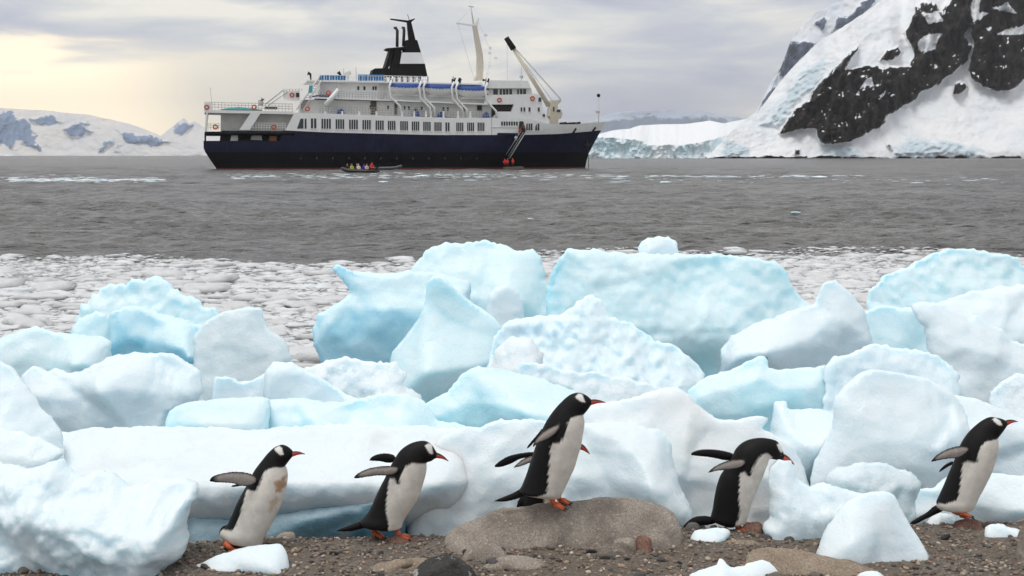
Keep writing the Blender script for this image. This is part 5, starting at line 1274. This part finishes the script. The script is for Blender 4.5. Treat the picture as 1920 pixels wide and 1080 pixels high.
# ------------------------------------------------------------------ inflatable boats with passengers
RUB = plain('boat_rubber', (0.02, 0.02, 0.022), 0.45, var=0.3); RUBG = plain('boat_rubber_grey', (0.10, 0.10, 0.095), 0.5, var=0.3)
def zodiac(label, px0, px1, row, rz, mat):
    y = CAMZ * F / (row - HZ); x = ((px0 + px1) / 2 - 960) / F * y; e = empty('inflatable_boat', (x, y, 0), rz); tag(e, label, 'boat')
    Lh = (px1 - px0) / F * y; w = 0.95
    pts = [(Lh / 2, -w, .32), (Lh * .2, -w, .32), (-Lh * .2, -w, .36), (-Lh * .36, -w * .8, .48), (-Lh * .46, -w * .35, .68), (-Lh * .49, 0, .75), (-Lh * .46, w * .35, .68), (-Lh * .36, w * .8, .48), (-Lh * .2, w, .36), (Lh * .2, w, .32), (Lh / 2, w, .32)]
    bm = bmesh.new(); tube_bm(bm, pts, [.16] + [.29] * 9 + [.16], 10); bm_obj('side_tube', bm, mat, e, True)
    bm = bmesh.new(); box_bm(bm, -Lh * .4, Lh * .42, -.75, .75, .02, .16); bm_obj('floorboard', bm, STL, e)
    bm = bmesh.new(); box_bm(bm, Lh * .40, Lh * .43, -.8, .8, .05, .62); bm_obj('transom', bm, DRK, e)
    bm = bmesh.new(); box_bm(bm, Lh * .43, Lh * .51, -.22, .22, .5, 1.05); box_bm(bm, Lh * .44, Lh * .47, -.08, .08, -.3, .5); bm_obj('outboard_motor', bm, DRK, e)
    return e, x, y, Lh
e, zx, zy, zL = zodiac('black inflatable boat full of passengers near the ship', 640, 710, 324.5, math.radians(-8), RUB)
folk = [(-.33, -.35, (.02,.02,.02), (.6,.28,.03), 'person in black jacket and orange hat, sitting in the bow of inflatable'), (-.26, .3, (.02,.03,.05), (.25,.05,.3), 'person in dark jacket and purple hat, sitting in inflatable'),
        (-.2, -.4, (.35,.5,.05), (.03,.03,.03), 'person in yellow green jacket, sitting in inflatable'), (-.1, .3, (.02,.05,.06), (.5,.5,.55), 'person in dark teal jacket and grey hat, sitting in inflatable'),
        (-.02, -.38, (.75,.6,.55), (.7,.6,.55), 'person in white jacket, sitting in inflatable'), (.1, .25, (.02,.05,.5), (.02,.04,.3), 'person in blue jacket, sitting in inflatable'),
        (.2, -.3, (.6,.5,.36), (.5,.04,.03), 'person in cream jacket and red hood, sitting in inflatable'), (.27, .3, (.28,.02,.02), (.05,.05,.05), 'person in dark red jacket, sitting in inflatable'), (.34, -.25, (.65,.02,.02), (.65,.03,.03), 'person in bright red jacket and red hat at stern of inflatable')]
cz, sz = math.cos(-math.radians(8)), math.sin(-math.radians(8))
for t, v, coat, hat, lab in folk:
    lx, ly = t * zL, v * 1.3; person(lab, (zx + lx * cz - ly * sz, zy + lx * sz + ly * cz, 0.16 + (0.2 if t > .3 else 0)), 'sit', coat, hat, face=(math.pi if v > 0 else 0) + .3)
zodiac('empty grey inflatable boat moored against the ship side', 697, 753, 318.2, math.radians(170), RUBG)
# people at the gangway
def atship(px, py, v):
    u, z = S(px, py, v); w = ship.matrix_basis @ Vector((u, v, z)); return w
for lab, px_, py_, v, coat, hat in (('person in red parka leaning on gangway platform beside another', 946.5, 313.5, -2.2, (.7, .02, .02), (.6, .02, .02)), ('person in red parka and red hood in the middle of gangway platform', 951.5, 313.5, -1.2, (.75, .02, .02), (.75, .03, .03)),
                                  ('person in red and orange parka at foot of the gangway', 961.5, 312.5, -1.4, (.7, .05, .02), (.6, .2, .03)), ('person in dark red jacket at top of the gangway', 975.5, 255, -0.8, (.35, .02, .03), (.03, .02, .02)),
                                  ('person in brown jacket standing in the gangway hatch', 981, 248, -0.5, (.10, .04, .025), (.08, .03, .02)), ('person in white and blue jacket partway down the gangway', 967.5, 268.5, -0.8, (.5, .5, .6), (.06, .06, .12))):
    person(lab, atship(px_, py_, v), 'stand', coat, hat, face=YAW + (0.5 if 'foot' in lab else -0.3))
person('person in blue jacket on the promenade deck of the ship', atship(780, 216.5, 1.6), 'stand', (.03, .05, .25), (.25, .08, .06), face=0.2)

# ------------------------------------------------------------------ gentoo penguins
FEATH = colmat('feathers', 0.62, 160, 0.35, 0.2, 0.0, 0.12)
HORN = colmat('beak_horn', 0.35, 60, 0.1, 0.5)
SKINF = plain('foot_skin', (0.62, 0.13, 0.045), 0.55, var=0.25, scale=40, bump=0.3)
CLAW = plain('claw', (0.02, 0.016, 0.015), 0.4)
EYE = plain('eye_dark', (0.03, 0.012, 0.008), 0.08)
BLACKF = np.array((0.0090, 0.0080, 0.0078)); WHITEF = np.array((0.88, 0.825, 0.745)); GREYF = np.array((0.36, 0.32, 0.29))
def smooth_rings(R, n):
    R = np.asarray(R, float); m_ = len(R); out = []
    Pd = np.vstack([2 * R[0] - R[1], R, 2 * R[-1] - R[-2]])
    for s in np.linspace(0, m_ - 1 - 1e-6, n):
        i = int(s); t = s - i; p0, p1, p2, p3 = Pd[i], Pd[i + 1], Pd[i + 2], Pd[i + 3]
        out.append(0.5 * ((2 * p1) + (-p0 + p2) * t + (2 * p0 - 5 * p1 + 4 * p2 - p3) * t * t + (-p0 + 3 * p1 - 3 * p2 + p3) * t ** 3))
    return np.array(out)
def slab(poly, D0, D1, axis, thick, D, colfun, h=0.006):
    """flat limb with a traced outline: distance runs from D0 to D1 along axis (px), lens shaped section"""
    poly = roundcorner(np.vstack([poly, poly[:1]]), 2)[:-1]
    ax0, ax1 = np.array(axis[0], float), np.array(axis[1], float); L2 = ((ax1 - ax0) ** 2).sum()
    sc = D / F; ring = resample(poly, h / sc, True); nr = len(ring); lo, hi = ring.min(0), ring.max(0)
    GX, GY = np.meshgrid(np.arange(lo[0], hi[0], h / sc), np.arange(lo[1], hi[1], h / sc)); Pn = np.stack([GX.ravel(), GY.ravel()], -1)
    if len(Pn):
        dd = segdist(Pn, ring, np.roll(ring, -1, 0)); Pn = Pn[inpoly(Pn, ring) & (dd > .5 * h / sc)]
    verts = [Vector(p) for p in np.vstack([ring, Pn])]
    ov, oe, of, ovi, _, _ = delaunay_2d_cdt(verts, [(i, (i + 1) % nr) for i in range(nr)], [], 1, 1e-6)
    V2 = np.array([[p.x, p.y] for p in ov]); T3 = np.array([f for f in of if len(f) == 3]); on = np.array([any(j < nr for j in l) for l in ovi])
    d = segdist(V2, ring, np.roll(ring, -1, 0)) * sc; prof = np.sqrt(np.clip(d / (thick * 1.2), 0, 1)) * thick / 2
    t = np.clip(((V2 - ax0) @ (ax1 - ax0)) / L2, -.2, 1.2); y = D0 + (D1 - D0) * t
    def w(y): return np.stack([(V2[:, 0] - 960) / F * y, y, CAMZ - (V2[:, 1] - HZ) / F * y], -1)
    n = len(V2); idx = np.arange(n); idx2 = np.where(on, idx, 0); k = (~on).sum(); idx2[~on] = n + np.arange(k)
    W = w(y); WF = W.copy(); WF[:, 1] -= prof; WB = W.copy(); WB[:, 1] += prof
    cf = colfun(V2, d, t, True); cb = colfun(V2, d, t, False)
    a_, b_, c_ = V2[T3[:, 0]], V2[T3[:, 1]], V2[T3[:, 2]]
    cr = ((b_ - a_)[:, 0] * (c_ - a_)[:, 1] - (b_ - a_)[:, 1] * (c_ - a_)[:, 0]).mean()
    if cr > 0: T3 = T3[:, ::-1]
    return np.vstack([WF, WB[~on]]), np.vstack([T3, idx2[T3][:, ::-1]]), np.vstack([cf, cb[~on]])
def penguin(label, D, rings, white, patch, beak, flippers, tail, feet, eye, stain=None, lat=0.86, seed=1):
    """rings: (back x, back y, front x, front y) from the beak base down to the rump, in photo pixels"""
    R = smooth_rings(rings, 110); n, k = len(R), 56; sc = D / F
    cx, cy = (R[:, 0] + R[:, 2]) / 2, (R[:, 1] + R[:, 3]) / 2; hx, hy = (R[:, 2] - R[:, 0]) / 2, (R[:, 3] - R[:, 1]) / 2
    hl = np.hypot(hx, hy)
    end = np.clip(np.arange(n)[::-1] / 7.0, 0.12, 1) ** 0.5
    a = np.linspace(0, 2 * math.pi, k, endpoint=False)
    PXv = cx[:, None] + (hx * end)[:, None] * np.cos(a); PYv = cy[:, None] + (hy * end)[:, None] * np.cos(a)
    LAT = (hl * lat * sc * end)[:, None] * np.sin(a)
    Yv = D - LAT      # sin>0 towards the camera
    X = (PXv - 960) / F * D; Z = CAMZ - (PYv - HZ) / F * D
    V = np.stack([X.ravel(), Yv.ravel(), Z.ravel()], -1); px = np.stack([PXv.ravel(), PYv.ravel()], -1)
    T = []
    for i in range(n - 1):
        for j in range(k):
            p0, p1, p2, p3 = i * k + j, i * k + (j + 1) % k, (i + 1) * k + (j + 1) % k, (i + 1) * k + j; T += [(p0, p1, p2), (p0, p2, p3)]
    for j in range(1, k - 1): T += [(0, j + 1, j), ((n - 1) * k, (n - 1) * k + j, (n - 1) * k + j + 1)]
    T = np.array(T)
    jit = np.stack([px[:, 0] / 5, px[:, 1] / 5, np.full(len(px), seed * 1.7)], -1)
    pj = px + np.stack([fbm(jit * 1.6, 3), fbm(jit * 1.6 + 30, 3)], -1) * 0.9
    wf = np.clip(sdf(pj, white) / 1.6 + 0.5, 0, 1)[:, None]
    tint = (0.9 + 0.18 * fbm(jit * 0.35, 3))[:, None]
    C = BLACKF * (0.85 + 0.5 * np.abs(fbm(jit * .8, 3)))[:, None] * (1 - wf) + WHITEF * np.clip(tint, .7, 1.05) * wf
    if stain is not None:
        for poly, c, am in stain:
            sf_ = np.clip(sdf(px + np.stack([fbm(jit, 4), fbm(jit + 9, 4)], -1) * 6, poly) / 4 + .35, 0, 1)[:, None] * am; C = C * (1 - sf_) + np.array(c) * sf_
    pf = np.clip(sdf(px, patch) / 1.2 + 0.5, 0, 1)[:, None]; C = C * (1 - pf) + np.array((.82, .8, .76)) * pf
    parts = [(V, T, C)]
    for poly, near, axis in flippers:
        rl = 0.085; D0, D1 = (D - rl, D - rl - 0.07) if near else (D + rl, D + rl + 0.07)
        def cf(P2, d, t, front_, near=near):
            e_ = np.clip((d - 0.005) / 0.008, 0, 1)[:, None] * np.clip((0.9 - t) / 0.12, 0, 1)[:, None]
            up = np.clip(0.55 + 0 * d, 0, 1)[:, None]
            light = GREYF * (0.85 + 0.5 * np.abs(fbm(np.stack([P2[:, 0] / 6, P2[:, 1] / 6, 0 * d], -1), 3)))[:, None]
            if near: return BLACKF * (1 - e_) + light * 1.15 * e_
            rim = np.clip((0.005 - d) / 0.003, 0, 1)[:, None] * 0.25
            return BLACKF * (1 - rim) + GREYF * rim
        parts.append(slab(poly, D0, D1, axis, 0.026, D, cf))
    if tail is not None:
        ta = np.array(tail, float); tip = ta[np.argmin(ta[:, 0])]; root = ta[np.argmax(ta[:, 0])]
        parts.append(slab(tail, D, D, (root, tip), 0.05, D, lambda P2, d, t, f_: BLACKF * (0.8 + 0.5 * np.abs(fbm(np.stack([P2[:, 0] / 3, P2[:, 1] / 3, 0 * d], -1), 2)))[:, None]))
    V, T, C = merge(parts)
    base = np.array([V[:, 0].mean(), D, V[:, 2].min()])
    e = empty('penguin', base); tag(e, label, 'penguin', 'penguins walking along the beach')
    fuse('body', V - base, T, C, 0.0052, FEATH, e, smooth_it=2)
    # beak: base top, base bottom, tip (px), bent slightly down
    (tx, ty), (bx_, by_), (ex, ey) = beak; nb, kb = 16, 14; BV, BT, BC = [], [], []
    for i in range(nb):
        t = -0.25 + 1.25 * i / (nb - 1); tt = max(t, 0)
        mx = (tx + bx_) / 2 + (ex - (tx + bx_) / 2) * t; my = (ty + by_) / 2 + (ey - (ty + by_) / 2) * t + (-2.0 * math.sin(tt * math.pi))
        hh = math.hypot(tx - bx_, ty - by_) / 2 * (1 - tt ** 1.15 * 0.9) * (0.8 if t < 0 else .92)
        dx, dy = ex - (tx + bx_) / 2, ey - (ty + by_) / 2; l = math.hypot(dx, dy); nx, ny = dy / l, -dx / l
        if ny > 0: nx, ny = -nx, -ny
        for j in range(kb):
            an = 2 * math.pi * j / kb; c, s = math.cos(an), math.sin(an)
            qx, qy = mx + nx * hh * c, my + ny * hh * c; yv = D - hh * 0.8 * s * sc
            BV.append(((qx - 960) / F * D, yv, CAMZ - (qy - HZ) / F * D))
            dark = c > 0.42 or tt > 0.93 or c < -0.93
            BC.append((.03, .018, .016) if dark else (.62, .075, .04))
    for i in range(nb - 1):
        for j in range(kb):
            p0, p1, p2, p3 = i * kb + j, i * kb + (j + 1) % kb, (i + 1) * kb + (j + 1) % kb, (i + 1) * kb + j; BT += [(p0, p1, p2), (p0, p2, p3)]
    for j in range(1, kb - 1): BT += [(0, j + 1, j), ((nb - 1) * kb, (nb - 1) * kb + j, (nb - 1) * kb + j + 1)]
    me = npmesh('beak', np.array(BV) - base, np.array(BT)); setcol(me, BC); link('beak', me, HORN, e)
    # eyes
    exp_, eyp = eye; i = int(np.argmin(np.hypot(cx - exp_, cy - eyp)))
    rel_ = np.clip(np.hypot(exp_ - cx[i], eyp - cy[i]) / hl[i], 0, .9); lt = hl[i] * lat * sc * math.sqrt(1 - rel_ ** 2)
    for sgn in (-1, 1):
        bm = bmesh.new(); bmesh.ops.create_uvsphere(bm, u_segments=12, v_segments=8, radius=0.0075)
        me = bpy.data.meshes.new('eye'); bm.to_mesh(me); bm.free()
        o = link('eye', me, EYE, e); o.location = Vector(((exp_ - 960) / F * D, D + sgn * (lt - 0.002), CAMZ - (eyp - HZ) / F * D)) - Vector(base)
    # feet: leg, three toes with web, claws
    for (an_, toe, knee, dy, lift) in feet:
        def wp(p, off=0.0): y = D + dy + off; return Vector(((p[0] - 960) / F * (D), y, CAMZ - (p[1] - HZ) / F * D)) - Vector(base)
        A, Tp, K = wp(an_), wp(toe), wp(knee); bm = bmesh.new(); tube_bm(bm, [K, A], [0.017, 0.014], 8)
        tips = []
        for s in (-1, 0, 1):
            q = Tp + Vector((-.008 * abs(s), s * 0.034, -0.002)); mid = (A + q) / 2 + Vector((0, s * .006, .007)); tube_bm(bm, [A, mid, q], [0.013, 0.011, 0.007], 7); tips.append(q)
        v0 = bm.verts.new(A + Vector((0, 0, .002))); vv = [bm.verts.new(q + (A - q) * 0.12) for q in tips]; wv = [bm.verts.new(q + (A - q) * 0.12 + Vector((0, 0, -.007))) for q in tips]
        for i_ in range(2): bm.faces.new((v0, vv[i_], vv[i_ + 1])); bm.faces.new((v0, wv[i_ + 1], wv[i_])); bm.faces.new((vv[i_], wv[i_], wv[i_ + 1], vv[i_ + 1]))
        ft = bm_obj('foot', bm, SKINF, e, True)
        for q in tips:
            d_ = (q - A).normalized(); bm = bmesh.new(); tube_bm(bm, [q - d_ * .004, q + d_ * .010 + Vector((0, 0, .001)), q + d_ * .02 + Vector((0, 0, -.003))], [.006, .005, .0015], 6); bm_obj('claw', bm, CLAW, ft, True)
    return e
def r5(L): return [(360 + a / 3, 720 + b / 3, 360 + c / 3, 720 + d / 3) for a, b, c, d in L]
def r6(L): return [(820 + a / 2.842, 700 + b / 2.842, 820 + c / 2.842, 700 + d / 2.842) for a, b, c, d in L]
def r7(L): return [(1260 + a / 2.909, 760 + b / 2.909, 1260 + c / 2.909, 760 + d / 2.909) for a, b, c, d in L]
penguin('penguin with brown stained chest striding behind low ice wedge', 7.8,
    r5([(572,384,566,408),(556,366,556,420),(530,348,540,440),(500,342,526,458),(462,358,522,464),(428,388,530,474),(395,428,537,492),(350,488,539,520),(308,568,533,570),(276,625,518,632),(248,680,496,690),(224,738,472,742),(196,795,442,800),(160,835,412,858),(178,872,396,900),(230,888,380,910)]),
    c5([(440,462),(480,455),(528,462),(545,500),(540,560),(520,640),(480,740),(445,800),(405,870),(395,925),(200,900),(140,850),(165,815),(200,808),(240,802),(266,772),(280,730),(295,680),(305,640),(318,582),(345,580),(362,585),(378,578),(392,550),(405,520),(418,482)]),
    c5([(465,360),(492,345),(510,352),(523,385),(512,392),(490,378)]), c5([(566,378),(558,412),(636,394)]),
    [(c5([(93,548),(105,525),(135,507),(200,494),(265,490),(320,499),(362,516),(372,540),(360,560),(325,577),(272,577),(238,562),(190,557),(130,556)]), True, c5([(365,535),(95,545)])),
     (c5([(212,578),(225,566),(260,560),(330,540),(340,570),(260,578),(228,584)]), False, c5([(335,555),(212,578)]))],
    c5([(150,835),(165,800),(200,790),(230,830),(190,862),(160,858)]),
    [(c5([(250,908)])[0], c5([(300,930)])[0], c5([(200,866)])[0], -0.10, 0), (c5([(385,930)])[0], c5([(450,940)])[0], c5([(380,890)])[0], 0.05, 0)], c5([(512,396)])[0],
    stain=[(c5([(478,535),(505,520),(533,505),(532,570),(515,590),(485,595)]), (.42, .22, .09), .8), (c5([(450,640),(488,600),(498,640),(478,690),(445,705)]), (.50, .36, .2), .6)], seed=1)
penguin('walking penguin with both flippers back beside reddish wedge stone', 7.95,
    r5([(1382,392,1380,416),(1368,372,1366,420),(1348,342,1345,434),(1312,321,1322,440),(1262,324,1318,446),(1215,342,1320,458),(1170,376,1320,478),(1138,424,1316,504),(1108,478,1308,535),(1084,530,1296,576),(1058,580,1280,626),(1034,630,1256,672),(1012,682,1228,712),(984,732,1204,746),(952,768,1188,776),(958,796,1180,806),(1020,806,1172,838)]),
    c5([(1195,465),(1215,440),(1245,428),(1325,440),(1320,500),(1305,560),(1275,640),(1235,710),(1195,765),(1185,860),(1115,860),(1112,800),(1115,760),(1100,700),(1100,640),(1108,580),(1115,520),(1148,514),(1158,542),(1172,542),(1180,500)]),
    c5([(1312,338),(1330,330),(1350,342),(1358,385),(1345,388),(1330,368)]), c5([(1374,384),(1376,420),(1443,434)]),
    [(c5([(902,532),(925,503),(980,475),(1050,460),(1150,457),(1168,472),(1160,500),(1120,517),(1060,516),(1000,521),(940,533)]), True, c5([(1160,480),(903,530)])),
     (c5([(992,432),(1010,404),(1055,388),(1110,387),(1150,402),(1145,442),(1100,447),(1060,437),(1020,436)]), False, c5([(1145,420),(992,432)]))],
    c5([(800,828),(850,806),(930,778),(1000,752),(1040,790),(990,806),(945,818),(880,834)]),
    [(c5([(1020,846)])[0], c5([(1078,872)])[0], c5([(1022,800)])[0], 0.03, 0), (c5([(1170,855)])[0], c5([(1230,858)])[0], c5([(1155,820)])[0], -0.02, 0)], c5([(1342,390)])[0], seed=2)
P3R = r6([(826,146,822,166),(806,126,806,188),(784,112,792,206),(748,103,780,218),(705,116,778,224),(662,152,780,234),(622,196,784,250),(584,250,784,280),(556,306,776,330),(534,358,766,386),(514,416,750,440),(494,478,732,500),(474,540,708,552),(452,596,686,600),(440,634,668,636),(520,652,654,664),(570,660,640,672)])
penguin('tall upright penguin standing on top of large boulder', 7.92, P3R,
    c6([(680,290),(690,250),(710,225),(740,216),(790,216),(792,260),(775,370),(750,450),(710,560),(680,620),(662,690),(600,690),(560,664),(440,658),(450,642),(530,636),(575,620),(585,590),(590,500),(597,420),(600,372),(615,352),(645,352),(655,345),(668,320)]),
    c6([(733,120),(752,104),(772,110),(786,145),(775,150),(752,135)]), c6([(816,138),(818,172),(897,156)]),
    [(c6([(660,262),(652,300),(620,335),(575,360),(530,378),(507,402),(506,380),(524,345),(556,312),(600,285)]), True, c6([(650,275),(508,400)])),
     (c6([(560,285),(525,332),(485,375),(468,408),(492,398),(532,352),(575,330)]), False, c6([(565,300),(470,405)]))],
    c6([(292,682),(350,658),(405,636),(445,612),(500,640),(455,660),(400,678),(340,688)]),
    [(c6([(620,690)])[0], c6([(676,708)])[0], c6([(605,645)])[0], -0.04, 0), (c6([(655,690)])[0], c6([(708,700)])[0], c6([(640,650)])[0], 0.05, 0)], c6([(775,152)])[0], seed=3)
P4R = [(590,262,584,292),(598,240,580,292),(590,212,560,292),(560,190,540,290),(500,178,532,292),(440,183,526,302),(388,203,520,322),(350,238,508,350),(326,286,494,388),(298,336,478,424),(266,382,460,466),(246,436,442,510),(232,500,428,556),(222,566,414,604),(212,622,402,640),(240,662,392,664)]
P4R = [(612,270,612,296),(604,248,596,298),(594,220,572,298),(564,191,544,292)] + P4R[4:]
penguin('stooping penguin with lowered head and spread flippers beside rust brown rock', 8.2, r7(P4R),
    c7([(455,275),(480,255),(510,250),(540,275),(532,320),(512,360),(478,450),(448,530),(418,610),(402,675),(320,675),(335,630),(350,600),(358,550),(350,500),(352,430),(357,352),(385,345),(398,366),(412,366),(425,325),(440,300)]),
    c7([(566,208),(585,204),(602,222),(602,250),(588,250),(575,232)]), c7([(606,262),(606,302),(667,323)]),
    [(c7([(187,374),(215,342),(268,311),(330,292),(398,289),(406,318),(378,342),(312,354),(250,357)]), True, c7([(395,310),(188,372)])),
     (c7([(94,272),(110,252),(150,239),(210,236),(280,244),(345,262),(340,305),(280,302),(220,286),(150,280)]), False, c7([(340,285),(95,270)]))],
    c7([(52,668),(90,625),(130,602),(210,600),(250,640),(200,655),(130,660)]),
    [(c7([(355,668)])[0], c7([(400,672)])[0], c7([(350,630)])[0], -0.03, 0), (c7([(380,655)])[0], c7([(430,660)])[0], c7([(375,620)])[0], 0.05, 0)], c7([(587,262)])[0], seed=4)
P5R = r7([(1830,88,1828,110),(1806,76,1812,132),(1780,69,1796,152),(1738,64,1778,174),(1696,82,1772,180),(1655,114,1774,190),(1618,152,1778,204),(1588,196,1778,232),(1562,250,1770,272),(1542,306,1756,318),(1522,352,1738,368),(1502,400,1716,414),(1482,448,1692,460),(1462,492,1670,500),(1444,536,1654,536),(1460,566,1636,566),(1520,586,1612,584)])
penguin('penguin with one foot raised striding past the cone shaped ice', 8.28, P5R,
    c7([(1640,250),(1660,205),(1690,180),(1782,175),(1784,235),(1764,315),(1730,400),(1680,490),(1660,530),(1640,580),(1550,600),(1470,590),(1430,565),(1448,530),(1480,520),(1530,495),(1545,430),(1555,360),(1568,302),(1590,290),(1620,294),(1636,290)]),
    c7([(1738,72),(1758,64),(1780,78),(1790,100),(1775,104),(1755,92)]), c7([(1822,80),(1824,114),(1887,89)]),
    [(c7([(1406,314),(1428,280),(1478,245),(1540,222),(1602,219),(1628,238),(1602,266),(1560,291),(1510,292),(1450,302)]), True, c7([(1615,240),(1408,312)])),
     (c7([(1446,374),(1462,345),(1490,318),(1530,298),(1545,320),(1500,340),(1470,362)]), False, c7([(1535,310),(1447,372)]))],
    c7([(1292,645),(1330,615),(1390,585),(1440,535),(1490,570),(1450,592),(1390,618),(1318,655)]),
    [(c7([(1545,575)])[0], c7([(1612,588)])[0], c7([(1515,560)])[0], -0.06, 0), (c7([(1590,612)])[0], c7([(1622,624)])[0], c7([(1585,575)])[0], 0.04, 0)], c7([(1778,108)])[0], seed=5)
# the sixth, all but hidden behind the one on the boulder
def sh(p): return [(1105 - (1488.6 - x) * 0.80, 851 + (y - 870.7) * 0.97) for x, y in p]
def shr(L): return [sh([(a, b)])[0] + sh([(c, d)])[0] for a, b, c, d in L]
penguin('penguin walking behind the upright one, only beak, flipper and tail showing', 8.42, shr(r7(P4R)),
    sh(c7([(455,275),(480,255),(510,250),(540,275),(532,320),(512,360),(478,450),(448,530),(418,610),(402,675),(320,675),(335,630),(350,600),(358,550),(350,500),(352,430),(357,352),(385,345),(398,366),(412,366),(425,325),(440,300)])),
    sh(c7([(566,208),(585,204),(602,222),(602,250),(588,250),(575,232)])), sh(c7([(604,262),(606,302),(667,323)])),
    [(c6([(296,502),(312,478),(370,440),(430,424),(500,416),(560,420),(560,450),(495,448),(440,456),(400,482),(340,502)]), False, c6([(540,430),(297,500)])),
     (c6([(398,508),(425,476),(470,446),(520,430),(540,450),(500,476),(450,496)]), True, c6([(530,440),(400,506)]))],
    c6([(420,718),(430,668),(470,640),(540,650),(560,690),(500,705)]),
    [(sh(c7([(355,668)]))[0], sh(c7([(400,672)]))[0], sh(c7([(350,630)]))[0], -0.03, 0), (sh(c7([(380,655)]))[0], sh(c7([(430,660)]))[0], sh(c7([(375,620)]))[0], 0.05, 0)], sh(c7([(587,262)]))[0], seed=6)

# ------------------------------------------------------------------ the hazy air
bm = bmesh.new()
bmesh.ops.create_cube(bm, size=1, matrix=Matrix.Translation((0, 7000, 305)) @ Matrix.Diagonal((22000, 15000, 620, 1)))
me = bpy.data.meshes.new('haze'); bm.to_mesh(me); bm.free()
hm = bpy.data.materials.new('haze_air'); hm.use_nodes = True; t_ = hm.node_tree
for n_ in list(t_.nodes):
    if n_.type != 'OUTPUT_MATERIAL': t_.nodes.remove(n_)
pv = t_.nodes.new('ShaderNodeVolumePrincipled'); pv.inputs['Color'].default_value = (0.96, 0.975, 1.0, 1); pv.inputs['Density'].default_value = 4.5e-5; pv.inputs['Anisotropy'].default_value = 0.0
t_.links.new(pv.outputs[0], [n_ for n_ in t_.nodes if n_.type == 'OUTPUT_MATERIAL'][0].inputs['Volume'])
hz = link('haze', me, hm, smooth=False); tag(hz, kind='stuff'); hz['label'] = 'thin pale haze in the air over the bay'
